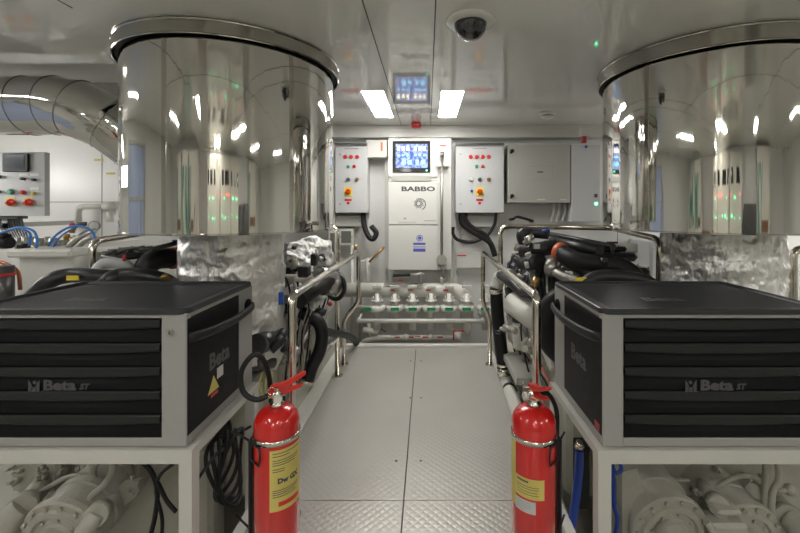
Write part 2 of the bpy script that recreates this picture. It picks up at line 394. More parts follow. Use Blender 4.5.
# ================================================================== TOOL CHESTS ON STANDS
CY, CW, CDp, CH0, CH1 = 1.35, .78, .51, .442, .893
def chest(x0, label, logo_x, outer):
    # outer: +1 when the side facing the walkway is the right one
    t = thing('tool_chest', label, 'tool chest', (x0+CW/2, CY+CDp/2, CH0))
    x1 = x0+CW; y0, y1 = CY, CY+CDp
    da, db = x0+.0715, x0+.695                       # drawer opening
    b = MB()
    b.box((x0, y0, CH0), (da, y0+.03, CH1), .003).box((db, y0, CH0), (x1, y0+.03, CH1), .003)       # front pillars
    b.box((da-.002, y0+.001, CH0), (db+.002, y0+.04, CH0+.030), .003).box((da-.002, y0+.001, CH1-.016), (db+.002, y0+.04, CH1), .002)
    b.box((x0+.03, y0+.02, CH0), (x1-.03, y1, CH0+.03)).box((x0+.03, y1-.02, CH0), (x1-.03, y1, CH1))
    for xa, xb in ((x0, x0+.03), (x1-.03, x1)):
        b.box((xa, y1-.135, CH0), (xb, y1, CH1), .004).box((xa, y0+.03, CH0), (xb, y1-.13, CH0+.035), .002).box((xa, y0+.03, CH1-.018), (xb, y1-.13, CH1), .002)
    part('cabinet_body', 'chest_grey', t, b)
    part('drawer_bay', 'rubber', t, box((da-.001, y0+.02, CH0+.03), (db+.001, y1-.03, CH1-.01)))
    n = 5; hh = (CH1-.018-CH0-.031)/n
    for k in range(n):
        z0 = CH0+.031+k*hh; z1 = z0+hh-.003; m = MB()
        prof = [(.019, 0), (.008, 0), (.005, .004), (.008, hh*.30), (.012, hh*.62)]
        N = 18
        # face below the lip, and a lip whose lower edge bows downward at its ends
        rows = []
        vs = []; fs = []
        for i in range(N+1):
            u = i/N; x = da+.003+(db-da-.006)*u; bow = (abs(2*u-1))**2.2
            lz = z1-hh*(.30+.10*(1-bow)) ; dp = .012+.006*(1-bow)
            vs += [(x, y0+.018, z0), (x, y0+.004, z0), (x, y0+.003, z0+.004), (x, y0+.007, z0+hh*.25), (x, y0+dp, lz-.004), (x, y0+.000, lz-.002), (x, y0-.004, lz+.004), (x, y0-.003, z1-.004), (x, y0+.002, z1), (x, y0+.018, z1)]
        for i in range(N):
            for j in range(9): fs.append((i*10+j, i*10+j+1, (i+1)*10+j+1, (i+1)*10+j))
        fs += [list(range(10)), [N*10+j for j in range(10)]]
        dr = part('drawer', 'chest_black', t, MB().add(vs, fs))
        lip = []; lf = []
        for i in range(N+1):
            u = i/N; x = da+.003+(db-da-.006)*u; bow = (abs(2*u-1))**2.2; lz = z1-hh*(.30+.10*(1-bow))
            lip += [(x, y0-.0008, lz-.0024), (x, y0-.0055, lz+.004), (x, y0-.0045, z1-.004), (x, y0+.001, z1+.0008)]
        for i in range(N):
            for j in range(3): lf.append((i*4+j, i*4+j+1, i*4+5+j, i*4+4+j))
        part('pull_lip', 'lip_black', dr, MB().add(lip, lf))
        if k == 2:
            lg = MB(); lx = x0+logo_x; zc = z0+hh*.20
            lg.text('Beta', (lx+.108, y0-.002, zc+.001), X*1.18, Z*.92, .052, bold=.0024)
            lg.text('ST', (lx+.192, y0-.001, zc-.004), X+Z*0, Z+X*.25, .028, bold=.0014)
            # emblem: a square pierced by a drop shape
            sq = [(-.019, -.02), (.019, -.02), (.019, .02), (-.019, .02)]
            lg.prism([(-.019, -.02), (-.012, -.02), (-.006, -.002), (-.012, .012), (-.019, .02)], (lx+.022, y0-.002, zc), X, Z, Y*.001)
            lg.prism([(.019, -.02), (.012, -.02), (.006, -.002), (.012, .012), (.019, .02)], (lx+.022, y0-.002, zc), X, Z, Y*.001)
            lg.prism([(-.009, -.02), (.009, -.02), (.004, -.004), (-.004, -.004)], (lx+.022, y0-.002, zc), X, Z, Y*.001)
            lg.cyl((lx+.022, y0, zc+.011), (lx+.022, y0+.001, zc+.011), .006, n=14)
            part('logo', 'logo_grey', dr, lg)
    # sides: recessed black panels with arched handle bars
    for sgn, xs in ((-1, x0), (1, x1)):
        q = sgn
        part('side_panel', 'chest_black', t, box((xs-q*.035, y0+.005, CH0+.034), (xs+q*.001, y1-.135, CH1-.020), .001).box((xs-q*.02, y0+.04, CH1-.135), (xs-q*.010, y1-.135, CH1-.10), .003))
        hb = [(xs+q*.002, y1-.045, CH1-.085), (xs+q*.028, y1-.06, CH1-.085), (xs+q*.040, y1-.16, CH1-.088), (xs+q*.044, y0+.24, CH1-.09), (xs+q*.036, y0+.12, CH1-.088), (xs+q*.018, y0+.035, CH1-.085), (xs+q*.0, y0+.012, CH1-.085)]
        P = smooth(hb, 6); m = MB()
        vs = []
        for i, p in enumerate(P):
            tg = (P[min(i+1, len(P)-1)]-P[max(i-1, 0)]).normalized(); nn = tg.cross(Z).normalized()
            for k in range(10):
                a = 2*PI*k/10; vs.append(p+nn*math.cos(a)*.009+Z*math.sin(a)*.017)
        L = len(P)
        m.add(vs, [(i*10+k, i*10+(k+1) % 10, (i+1)*10+(k+1) % 10, (i+1)*10+k) for i in range(L-1) for k in range(10)]+[list(range(10)), [(L-1)*10+k for k in range(10)]], True)
        h = part('side_handle', 'lip_black', t, m)
        part('handle_socket', 'chest_black', h, MB().cyl((xs-q*.001, y1-.05, CH1-.085), (xs+q*.006, y1-.05, CH1-.085), .030, n=24))
        lt = MB(); d = Y*q; lt.text('Beta', (xs+q*.0016, y0+.215, CH1-.225), d, Z, .085, bold=.003)
        part('side_lettering', 'logo_grey', t, lt)
    if outer > 0:
        xs = x1+.0012
        st = part('warning_sticker', 'cream_panel', t, box((xs-.001, y0+.195, CH0+.147), (xs+.0012, y0+.240, CH0+.188)), 'white and yellow warning sticker')
        part('warning_triangle', 'yellow', st, MB().prism([(.13, .112), (.208, .112), (.169, .172)], (xs, y0, CH0), Y, Z, X*.0014))
        part('warning_text', 'red', st, box((xs, y0+.15, CH0+.094), (xs+.0014, y0+.20, CH0+.106)))
    else:
        part('red_sticker', 'dark_red', t, box((x0-.0005, y0+.02, CH0+.04), (x0-.002, y0+.06, CH0+.065)), 'small red sticker')
    lock = part('lock', 'mid_metal', t, MB().cyl((x1-.052, y0+.001, CH1-.062), (x1-.052, y0-.009, CH1-.062), .0095, n=20))
    part('keyhole', 'rubber', lock, box((x1-.0535, y0-.0095, CH1-.067), (x1-.0505, y0-.0088, CH1-.057)))
    # rubber tray on top
    r = .035; X0, X1, Y0, Y1 = x0-.004, x1+.004, y0-.006, y1+.004
    def rr(e, n=6):
        o = []
        for cx_, cy_, a0 in ((X1-r, Y1-r, 0), (X0+r, Y1-r, 90), (X0+r, Y0+r, 180), (X1-r, Y0+r, 270)):
            for k in range(n+1):
                a = math.radians(a0+90*k/n); o.append((cx_+(r-e)*math.cos(a), cy_+(r-e)*math.sin(a)))
        return o
    rings = [(0, CH1-.002), (-.001, CH1+.004), (.0, CH1+.014), (.004, CH1+.017), (.014, CH1+.017), (.018, CH1+.013), (.022, CH1+.007)]
    vs = []; nn = len(rr(0))
    for e, z in rings: vs += [(p[0], p[1], z) for p in rr(e)]
    fs = [(i*nn+k, i*nn+(k+1) % nn, (i+1)*nn+(k+1) % nn, (i+1)*nn+k) for i in range(len(rings)-1) for k in range(nn)]
    fs += [list(range(nn)), [(len(rings)-1)*nn+k for k in range(nn)]]
    tr = part('top_tray', 'tray_rubber', t, MB().add(vs, fs, False))
    rb = MB()
    for k in range(30):
        y = y0+.045+k*.0145
        rb.box((x0+.05, y, CH1+.006), (x1-.05, y+.007, CH1+.0082))
    part('tray_ribbing', 'tray_rubber', tr, rb)
    tg = MB().text('Beta', (x0+.30, y0+.17, CH1+.0098), X, Y, .085, bold=.003)
    part('tray_lettering', 'logo_grey', tr, tg)
LX, RX = -1.593, .592
chest(LX, 'black five drawer tool chest in grey casing on the left white stand', .245, 1)
chest(RX, 'black five drawer tool chest in grey casing on the right white stand', .275, -1)

def stand(xa, xb, label):
    b = .045; t = thing('tool_chest_stand', label, 'stand', ((xa+xb)/2, CY+CDp/2, -.58)); y0, y1 = CY-.012, CY+CDp+.01; zt = CH0-.004
    part('top_frame', 'frame_paint', t, box((xa, y0, zt-b), (xb, y0+b, zt)).box((xa, y1-b, zt-.029), (xb, y1, zt)).box((xa, y0+b, zt-.029), (xa+b, y1-b, zt)).box((xb-b, y0+b, zt-.029), (xb, y1-b, zt)))
    for x in (xa, xb-b):
        for y in (y0, y1-b): part('leg', 'frame_paint', t, box((x+.0006, y+.0006, -.58), (x+b-.0006, y+b-.0006, zt-.01)))
stand(-2.45, -.787, 'white square tube steel stand under the left tool chest')
stand(.572, 2.25, 'white square tube steel stand under the right tool chest')

# ================================================================== FIRE EXTINGUISHERS
def extinguisher(cx, cy, label, yaw, kind):
    t = thing('fire_extinguisher', label, 'fire extinguisher', (cx, cy, 0)); R = .0785; zt = .475
    prof = [(.055, .002), (.070, .004), (R-.006, .012), (R, .03), (R, zt)]
    for k in range(1, 11):
        a = k/10*PI/2; prof.append((.022+(R-.022)*math.cos(a), zt+.06*math.sin(a)))
    part('cylinder', 'red_paint', t, MB().lathe(prof, (cx, cy, 0), Z, 56))
    part('base_ring', 'rubber', t, MB().lathe([(R+.001, .0), (R+.005, .003), (R+.005, .022), (R+.001, .026)], (cx, cy, 0), Z, 48, cap=False))
    def cylp(a, z, r): return Vector((cx+r*math.sin(a), cy-r*math.cos(a), z))
    def patch(a0, a1, z0, z1, r, n=20):
        vs = []; 
        for i in range(n+1):
            a = a0+(a1-a0)*i/n; vs += [cylp(a, z0, r), cylp(a, z1, r)]
        return MB().add(vs, [(2*i, 2*i+2, 2*i+3, 2*i+1) for i in range(n)], True)
    band = .437
    part('strap', 'stainless', t, MB().lathe([(R+.0012, band-.009), (R+.0035, band-.009), (R+.0035, band+.009), (R+.0012, band+.009), (R+.0012, band-.009)], (cx, cy, 0), Z, 56, cap=False))
    # valve and levers
    part('neck', 'stainless', t, MB().lathe([(.024, .532), (.024, .545), (.017, .550), (.017, .562), (.021, .566), (.021, .585), (.012, .59), (.012, .60)], (cx, cy, 0), Z, 24))
    ca, sa = math.cos(yaw), math.sin(yaw); d = Vector((ca, sa, 0)); s = Vector((-sa, ca, 0))
    v = part('valve', 'stainless', t, MB().cyl(Vector((cx, cy, .572))-d*.03, Vector((cx, cy, .572))+d*.03, .009, n=14).cyl(Vector((cx, cy, .572))-s*.028, Vector((cx, cy, .572)), .008, n=14))
    part('pressure_gauge', 'white_paint', v, MB().cyl(Vector((cx, cy, .572))-s*.028, Vector((cx, cy, .572))-s*.040, .014, n=20))
    o = Vector((cx, cy, .598)) 
    part('lever', 'red', t, MB().prism([(-.028, -.006), (.0, -.012), (.05, .008), (.098, .034), (.100, .042), (.090, .042), (.035, .018), (-.02, .010)], o-s*.011, d, Z, s*.022))
    part('carry_handle', 'red', t, MB().prism([(-.028, -.022), (.03, -.022), (.085, -.008), (.088, -.001), (.03, -.010), (-.02, -.006)], o-s*.011, d, Z, s*.022))
    part('safety_pin', 'stainless', t, MB().torus(o-d*.02-s*.03+Z*.004, s+d*.3, .013, .0015, 18, 6).cyl(o-d*.01-s*.03, o-d*.01+s*.02, .0016, n=6))
    if kind == 'left':
        part('discharge_hose', 'rubber', t, MB().tube(smooth([(cx, cy, .572)-d*0+(Vector((0, 0, 0))) if False else Vector((cx-.02, cy, .575)), (cx-.07, cy-.01, .56), (cx-.118, cy-.01, .59), (cx-.128, cy, .66), (cx-.085, cy+.01, .715), (cx-.055, cy+.04, .66), (cx-.06, cy+.1, .5), (cx-.07, cy+.11, .2)], 8), .0095, 12))
        a0, a1 = math.radians(3), math.radians(98)
        lb = part('instruction_label', 'yellow', t, patch(a0, a1, .205, .415, R+.0006), 'yellow instruction label')
        tx = MB()
        def bend(a, z, r=R+.0012): return lambda x, y: cylp(a+x/R, z+y, r)
        tx.text('Dw GX', 0*X, X, Z, .024, bold=.0016, bend=bend(math.radians(50), .307))
        for k, (zz, ln) in enumerate(((.402, .9), (.392, .5), (.378, .85), (.370, .8), (.362, .7), (.348, .35), (.340, .35), (.275, .85), (.268, .8), (.261, .7), (.253, .75))):
            q0 = a0+.12; tx.add(*[(lambda p: (p.v, p.f))(patch(q0, q0+(a1-a0-.2)*ln, zz, zz+.0028, R+.0011, 10))][0])
        part('label_print', 'print_dark', lb, tx)
        pr = patch(math.radians(24), math.radians(84), .220, .236, R+.0011)
        part('label_band', 'red', lb, pr)
    else:
        part('discharge_hose', 'rubber', t, MB().tube(smooth([(cx+.02, cy, .575), (cx+.06, cy+.02, .565), (cx+.092, cy+.03, .50), (cx+.094, cy+.03, .40), (cx+.093, cy+.03, .25), (cx+.094, cy+.03, .08)], 8), .0085, 12))
        lb = part('instruction_label', 'yellow', t, patch(math.radians(-108), math.radians(-66), .20, .435, R+.0006), 'tall yellow label on the left flank')
        lb2 = part('inspection_label', 'yellow', t, patch(math.radians(-66), math.radians(12), .245, .315, R+.0006), 'small yellow inspection label')
        tx = MB()
        for zz, ln in ((.300, .5), (.286, .9), (.278, .9), (.268, .85), (.259, .9)):
            p = patch(math.radians(-60), math.radians(-60+64*ln), zz, zz+(.006 if zz > .295 else .0022), R+.0011, 10); tx.add(p.v, p.f)
        part('label_print', 'print_dark', lb2, tx)
        lb3 = part('service_label', 'cool_panel', t, patch(math.radians(-66), math.radians(-10), .195, .238, R+.0006), 'white service label')
        tx = MB()
        for zz, ln in ((.228, .8), (.220, .9), (.212, .85), (.204, .5)):
            p = patch(math.radians(-62), math.radians(-62+47*ln), zz, zz+.0022, R+.0011, 10); tx.add(p.v, p.f)
        part('label_print', 'print_grey', lb3, tx)
    # wire bracket latch
    side = -1 if kind == 'left' else 1
    a = math.radians(-38) if kind == 'left' else math.radians(45)
    loop = [cylp(a-.35, .425, R+.008), cylp(a+.30, .425, R+.008), cylp(a+.34, .392, R+.008), cylp(a+.28, .365, R+.008), cylp(a-.35, .365, R+.008), cylp(a-.40, .392, R+.008), cylp(a-.35, .425, R+.008)]
    part('strap_latch', 'rubber', t, MB().tube(loop, .0035, 8).box(cylp(a, .428, R+.004)-Vector((.012, .004, 0)), cylp(a, .428, R+.004)+Vector((.012, .004, .018)), .002))
    xs = -.742 if kind == 'left' else .531
    xw = cx+side*(R+.012)
    part('wall_bracket', 'rubber', t, box((xw-.006, cy-.02, .03), (xw+.006, cy+.03, .42), .003).tube([(xw, cy, .40), (xs-0.0, cy+.1, .38)], .004, 8).tube([(xw, cy, .08), (xs-0.0, cy+.1, .06)], .004, 8))
extinguisher(-.5445, 1.45, 'red fire extinguisher with large yellow label beside the left stand', math.radians(25), 'left')
extinguisher(.386, 1.45, 'red fire extinguisher with small yellow and white labels beside the right stand', math.radians(-75), 'right')

# ================================================================== HANDRAILS
def rail(label, pts, r=.019, bend=.06, extra=None, foot=True):
    P = [Vector(p) for p in pts]
    t = thing('handrail', label, 'handrail', P[0])
    part('rail_tube', 'stainless', t, MB().tube(fillet(P, bend, 8), r, 16))
    if foot: part('foot_flange', 'stainless', t, MB().cyl(P[0], P[0]+Z*.008, r*2.1).cyl(P[-1], P[-1]+Z*.008, r*2.1))
    if extra: extra(t)
rail('polished steel walkway handrail on the left behind the red extinguisher', [(-.548, 1.62, 0), (-.548, 1.62, .894), (-.548, 3.19, .894), (-.548, 3.19, .50), (-.665, 3.19, .36), (-.665, 3.19, .0)], .0175, .05)
rail('polished steel walkway handrail on the right behind the red extinguisher', [(.444, 1.62, 0), (.444, 1.62, .894), (.444, 3.19, .894), (.444, 3.19, .50), (.50, 3.19, .36), (.50, 3.19, .0)], .0175, .05)
rail('steel guard rail around the top of the left engine', [(-.67, 2.98, .0), (-.67, 2.98, 1.11), (-1.86, 2.98, 1.10), (-1.86, 2.22, 1.065), (-1.86, 2.22, -.58)], .019, .07)
rail('steel guard rail around the top of the right engine', [(.545, 2.98, -.08), (.545, 2.98, 1.115), (1.37, 2.98, 1.10), (1.37, 2.36, 1.065), (1.37, 2.36, -.58)], .019, .07)

# ================================================================== ENGINES
def engine(side, label):
    # u runs outward from the walkway
    ux = (lambda u: -.80-u) if side < 0 else (lambda u: .64+u)
    def V(u, y, h): return Vector((ux(u), y, h))
    t = thing('marine_engine', label, 'engine', (ux(.55), 2.8, -.25))
    b = MB().box(V(.08, 2.05, -.25), V(1.0, 3.55, .35), .03).box(V(.0, 2.2, .0), V(.12, 3.5, .12), .01)
    b.box(V(.18, 2.1, .3), V(.9, 3.5, .55), .05)
    for k in range(7): b.box(V(.05, 2.15+k*.2, -.2), V(.09, 2.20+k*.2, .33), .01)
    part('engine_block', 'engine_white', t, b)
    part('mount_rail', 'white_paint', t, box(V(-.04, 2.0, -.36), V(.06, 3.6, -.25), .005).box(V(1.0, 2.0, -.36), V(1.1, 3.6, -.25), .005))
    for u0 in (.05, .62):
        if u0 == .05: yy = (2.62, 3.5)
        else: yy = (2.62, 3.5)
        n = 4; L = (yy[1]-yy[0])/n
        for k in range(n):
            m = box(V(u0, yy[0]+k*L+.01, .55), V(u0+.26, yy[0]+(k+1)*L-.01, .80), .03).box(V(u0+.03, yy[0]+k*L+.03, .78), V(u0+.23, yy[0]+(k+1)*L-.03, .85), .02)
            h = part('cylinder_head_cover', 'engine_black', t, m)
            bl = MB()
            for q in ((.05, .04), (.21, .04), (.05, L-.04), (.21, L-.04)): bl.cyl(V(u0+q[0], yy[0]+k*L+q[1], .84), V(u0+q[0], yy[0]+k*L+q[1], .862), .010, n=6)
            part('cover_bolts', 'mid_metal', h, bl)
    part('intake_manifold', 'dark_metal', t, MB().tube([V(.46, 2.6, .86), V(.46, 3.5, .86)], .085, 20).cyl(V(.46, 3.1, .86), V(.46, 3.12, .86), .10))
    # walkway flank: filters, pipes, harness
    for k, y in enumerate((2.75, 2.92)):
        f = part('oil_filter', 'white_paint' if side > 0 else 'engine_white', t, MB().lathe([(.03, 0), (.05, .01), (.052, .03), (.052, .17), (.04, .19)], V(.0, y, .28), Z, 24))
        part('filter_cap', 'engine_black', f, MB().lathe([(.056, .19), (.056, .225), (.03, .235)], V(.0, y, .28), Z, 24))
    part('coolant_pipe', 'white_paint', t, MB().tube(smooth([V(.0, 3.5, .62), V(-.02, 3.2, .60), V(-.02, 2.7, .58), V(.02, 2.35, .50), V(.06, 2.2, .36)], 8), .028, 14))
    part('fuel_line', 'mid_metal', t, MB().tube(smooth([V(.02, 3.4, .45), V(-.01, 3.1, .47), V(-.01, 2.6, .42), V(.03, 2.3, .2)], 8), .009, 8).tube(smooth([V(.02, 3.45, .40), V(-.01, 3.1, .41), V(-.005, 2.5, .37), V(.03, 2.25, .1)], 8), .007, 8))
    for k in range(7):
        r1 = random.uniform
        part('wiring_harness', 'rubber', t, MB().tube(smooth([V(r1(-.01, .05), 2.25+k*.14, .1+r1(0, .15)), V(r1(-.03, .03), 2.3+k*.15, .38+r1(-.05, .05)), V(r1(-.03, .05), 2.4+k*.15, .62), V(.06+r1(0, .05), 2.5+k*.14, .8+r1(0, .08)), V(.2, 2.6+k*.13, .87)], 7), r1(.004, .008), 8))
    # front end: belt wheels
    part('belt_pulley', 'engine_black', t, MB().lathe([(.02, -.02), (.10, -.02), (.10, .0), (.09, .01), (.10, .02), (.10, .04), (.02, .04)], V(.3, 2.03, .12), -Y, 32))
    return t, V, part
# ---- left
tl, V, _ = engine(-1, 'marine engine with black covers and hoses left of the walkway')
P_ = part
c = at(129, 251, 2.25); m = MB().lathe([(.085, -.035), (.118, -.028), (.125, -.012), (.118, .0), (.104, -.004), (.08, .0), (.06, .004), (.05, .016), (.02, .018)], c, (0, -.10, 1), 40)
P_('air_intake_cap', 'engine_black', tl, m)
m = MB()
for k in range(12):
    a = 2*PI*k/12; u_ = Vector((math.cos(a), math.sin(a), .10*math.sin(a))); m.cyl(c+u_*.05+Z*.006, c+u_*.118+Z*.004, .006, n=6)
P_('cap_ribs', 'dark_metal', tl, m)
P_('intake_neck', 'cool_panel', tl, MB().tube(smooth([at(94, 274, 2.1), at(104, 264, 2.12), at(118, 263, 2.14), at(128, 268, 2.16), at(132, 285, 2.2)], 6), .030, 16))
P_('intake_hose', 'rubber', tl, MB().tube(smooth([at(196, 256, 2.4), at(176, 258, 2.35), at(158, 259, 2.25), at(147, 266, 2.2), at(143, 282, 2.2), at(144, 320, 2.25)], 8), .058, 22))
P_('charge_pipe', 'dark_metal', tl, MB().tube([at(150, 250, 2.1), at(165, 246, 2.2), at(186, 240.5, 2.3)], .013, 14))
P_('hose_clamp', 'orange', tl, MB().lathe([(.059, -.035), (.063, -.03), (.063, .03), (.059, .035)], at(176, 258, 2.35), (at(170, 258, 2.35)-at(190, 256.5, 2.4)), 28, cap=False), 'orange hose clamp')
P_('valve_cap', 'blue', tl, MB().cyl(at(176, 240, 2.25), at(176, 243, 2.25), .02))
for i, (a, b_, c) in enumerate((((28, 302, 1.98), (70, 275.5, 2.02), (120, 281, 2.05)), ((92, 302, 2.0), (122, 275.5, 2.04), (172, 285, 2.08)))):
    g = P_('belt_guard', 'engine_black', tl, MB().tube(smooth([at(*a), at((a[0]+b_[0])/2, (a[1]+b_[1])/2-7, a[2]), at(*b_), at((c[0]+b_[0])/2, b_[1]+1, b_[2]), at(*c), at(c[0]+10, c[1]+25, c[2])], 8), .038, 16))
    if i == 0: P_('guard_label', 'yellow_pure', g, box(at(66, 280.5, 1.965), at(79, 275.5, 1.97)), 'yellow warning label')
P_('fuel_filter', 'brass', tl, MB().lathe([(.0, 0), (.014, 0), (.014, .03), (.018, .034), (.018, .045), (.0, .05)], at(170, 281, 2.05), (-.5, -.4, .6), 16))
P_('drain_plug', 'red', tl, MB().lathe([(.009, 0), (.007, .03)], at(124, 261, 2.05), (.1, 0, 1), 12), 'small red plug')
# right of the foil duct on the left side: insulation clump, coolers, hoses
P_('insulation_wrap', 'cloth_white', tl, MB().tube(smooth([at(290, 282, 2.75), at(296, 264, 2.75), at(302, 253, 2.8), at(314, 246, 2.9), at(321, 252, 3.0), at(323, 264, 3.0)], 24), .075, 60).lumpy(.035, 11, 2).lumpy(.016, 30, 4).lumpy(.008, 60, 5), 'white lumpy pipe insulation')
P_('insulation_wrap', 'cloth_white', tl, MB().tube(smooth([at(285, 258, 2.66), at(298, 262, 2.7), at(312, 268, 2.75)], 24), .045, 50).lumpy(.025, 16, 7).lumpy(.010, 45, 4), 'white lumpy pipe insulation')
P_('exhaust_elbow', 'engine_white', tl, MB().tube(smooth([at(284, 282, 2.6), at(300, 282, 2.62), at(315, 278, 2.7), at(326, 285, 2.8)], 8), .05, 18))
P_('oil_cooler', 'rubber', tl, MB().cyl(at(298, 300, 2.35), at(328, 279, 2.7), .052, n=26), 'black cylindrical oil cooler')
P_('cooler_end', 'mid_metal', tl, MB().cyl(at(323, 283, 2.75), at(334, 283, 2.85), .085, n=28).cyl(at(318, 276, 2.62), at(330, 277, 2.73), .06, n=24))
P_('cooler_band', 'engine_black', tl, MB().torus(at(335, 286, 2.85), at(336, 285, 2.87)-at(322, 287, 2.76), .092, .016, 32, 8))
P_('cable_tag', 'blue', tl, box(at(278, 305, 2.0), at(283.5, 292, 2.01), .002), 'blue tag')
P_('coolant_hose', 'rubber', tl, MB().tube(smooth([at(300, 312, 2.5), at(308, 316, 2.5), at(318, 322, 2.5), at(322, 335, 2.5), at(319, 352, 2.48), at(312, 366, 2.45), at(307, 381, 2.42)], 8), .040, 18), 'thick black coolant hose')
P_('branch_hose', 'rubber', tl, MB().tube(smooth([at(322, 330, 2.55), at(332, 333, 2.75), at(345, 335, 3.1), at(354, 340, 3.5), at(359, 352, 3.68)], 8), .026, 14))
P_('hose_clip', 'stainless', tl, MB().cyl(at(306.5, 379, 2.43), at(305.5, 384, 2.42), .046, n=20))
P_('plug', 'red', tl, MB().ball(at(330, 304, 2.75), .016), 'small red plug')
P_('junction_block', 'engine_black', tl, box(at(310, 266, 2.5), at(318, 253, 2.56), .006))
P_('junction_block', 'engine_black', tl, box(at(297, 278, 2.5), at(311, 265, 2.58), .008))
for k in range(5):
    x = 293+k*4
    P_('thin_hose', 'rubber' if k % 2 else 'mid_metal', tl, MB().tube(smooth([at(x, 285+random.uniform(-8, 8), 2.5), at(x+random.uniform(-5, 8), 305, 2.45), at(x+random.uniform(-6, 4), 335, 2.42), at(x-3+random.uniform(-6, 4), 372, 2.38)], 6), random.uniform(.004, .009), 8))
P_('mount_bracket', 'white_paint', tl, box(at(322, 346, 2.7), at(340, 335, 2.9), .005).box(at(326, 352, 2.75), at(332, 346, 2.85), .003))
P_('insulated_elbow', 'wall_white', tl, MB().tube(smooth([at(286, 300, 2.5), at(292, 292, 2.55), at(300, 288, 2.6)], 6), .045, 16).lumpy(.02, 20, 3))
for k in range(12):
    p = at(random.uniform(286, 330), random.uniform(252, 300), random.uniform(2.5, 2.8))
    P_('sensor_fitting', random.choice(['engine_white', 'rubber', 'mid_metal', 'wall_white']), tl, MB().cyl(p, p+Vector((random.uniform(-.05, .05), random.uniform(-.03, .03), random.uniform(.01, .06))), random.uniform(.010, .022), n=12))
for k in range(8):
    p = at(262+k*4, 350+random.uniform(-16, 20), 2.05+k*.02)
    P_('pump_fitting', 'engine_black' if k % 3 else 'mid_metal', tl, MB().cyl(p, p+Vector((random.uniform(-.06, .06), .05, random.uniform(-.05, .05))), random.uniform(.012, .028), n=14))
for k in range(3): P_('yellow_wire', 'yellow', tl, MB().tube(smooth([at(262+k*5, 372, 1.95), at(259+k*6, 388, 1.9), at(266+k*3, 400, 1.9)], 5), .004, 8), 'yellow wire')
P_('starter_motor', 'dark_metal', tl, MB().cyl(at(256, 345, 2.05), at(274, 338, 2.25), .055, n=22).cyl(at(255, 365, 2.1), at(272, 362, 2.2), .035, n=18))
# ---- right
tr_, V, _ = engine(1, 'marine engine with black covers and big belt wheel right of the walkway')
P_('intake_hose', 'rubber', tr_, MB().tube(smooth([at(562, 254, 2.35), at(578, 261, 2.25), at(600, 264, 2.2), at(622, 268, 2.15), at(636, 280, 2.1), at(641, 300, 2.08), at(640, 340, 2.08)], 9), .050, 22), 'wide black intake hose')
P_('hose_clamp', 'orange', tr_, MB().lathe([(.050, -.020), (.055, -.018), (.055, .018), (.050, .020)], at(560, 252, 2.38), at(578, 261, 2.25)-at(562, 254, 2.35), 28, cap=False), 'orange hose clamp')
P_('turbocharger', 'mid_metal', tr_, MB().lathe([(.02, 0), (.05, .01), (.06, .04), (.05, .07), (.03, .08)], at(545, 266, 2.4), (.7, -.5, -.1), 26).tube(smooth([at(548, 266, 2.4), at(560, 275, 2.3), at(580, 282, 2.2)], 6), .028, 14))
P_('pipe_elbow', 'engine_black', tr_, MB().tube(smooth([at(531, 252, 2.6), at(524, 243, 2.6), at(522, 234, 2.6), at(532, 232.5, 2.6), at(548, 234, 2.55)], 8), .036, 18))
for k, (a, b_, r) in enumerate((((545, 233, 2.7), (614, 247, 2.2), .016), ((552, 241, 2.6), (600, 251, 2.2), .03), ((520, 252, 2.55), (556, 247, 2.45), .045), ((522, 262, 2.55), (540, 262, 2.4), .05))):
    P_('air_pipe' if k < 2 else 'air_plenum', 'engine_black', tr_, MB().cyl(at(*a), at(*b_), r, n=20))
P_('rocker_lid', 'engine_black', tr_, box(at(575, 262, 2.25), at(622, 250, 2.45), .02).box(at(590, 252, 2.3), at(618, 245, 2.42), .012))
P_('valve_cap', 'blue', tr_, MB().cyl(at(546, 232, 2.5), at(546, 229.5, 2.5), .024), 'blue cap')
P_('sensor_plug', 'cream_panel', tr_, box(at(534, 249, 2.4), at(539, 244, 2.42), .002).cyl(at(526, 262, 2.35), at(527, 268, 2.35), .012))
P_('guard_label', 'yellow_pure', tr_, box(at(575, 282, 1.96), at(587, 277.5, 1.965)).box(at(627, 279, 1.96), at(633, 276, 1.965)), 'yellow warning labels')
P_('belt_guard', 'engine_black', tr_, MB().tube(smooth([at(570, 300, 1.97), at(585, 284, 1.98), at(600, 277, 1.98), at(625, 278, 1.98), at(650, 284, 1.98), at(660, 300, 1.98)], 8), .035, 14))
P_('handle_cap', 'engine_black', tr_, MB().cyl(at(612, 256, 2.1), at(612, 242, 2.1), .008).box(at(608, 244, 2.1), at(616, 241.5, 2.12)).cyl(at(604, 265, 2.02), at(604, 258, 2.02), .016))
P_('belt_wheel', 'rubber', tr_, MB().lathe([(.10, -.045), (.205, -.045), (.225, -.03), (.212, -.012), (.225, 0), (.225, .03), (.205, .045), (.10, .045), (.09, .02), (.02, .02)], (.80, 2.12, .62), (-.25, -1, 0), 44), 'big black belt wheel')
P_('wheel_hub', 'mid_metal', tr_, MB().cyl((.795, 2.10, .62), (.78, 2.05, .62), .05, n=20))
P_('white_cooler', 'white_paint', tr_, MB().cyl(at(513, 303, 2.6), at(545, 325, 2.3), .075, n=26), 'white cylindrical cooler')
P_('cooler_bracket', 'engine_black', tr_, MB().tube(smooth([at(508, 288, 2.75), at(511, 300, 2.7), at(516, 310, 2.6), at(522, 318, 2.5)], 6), .028, 14).tube(smooth([at(500, 275, 2.8), at(512, 284, 2.6), at(522, 292, 2.5), at(530, 290, 2.4)], 6), .03, 14))
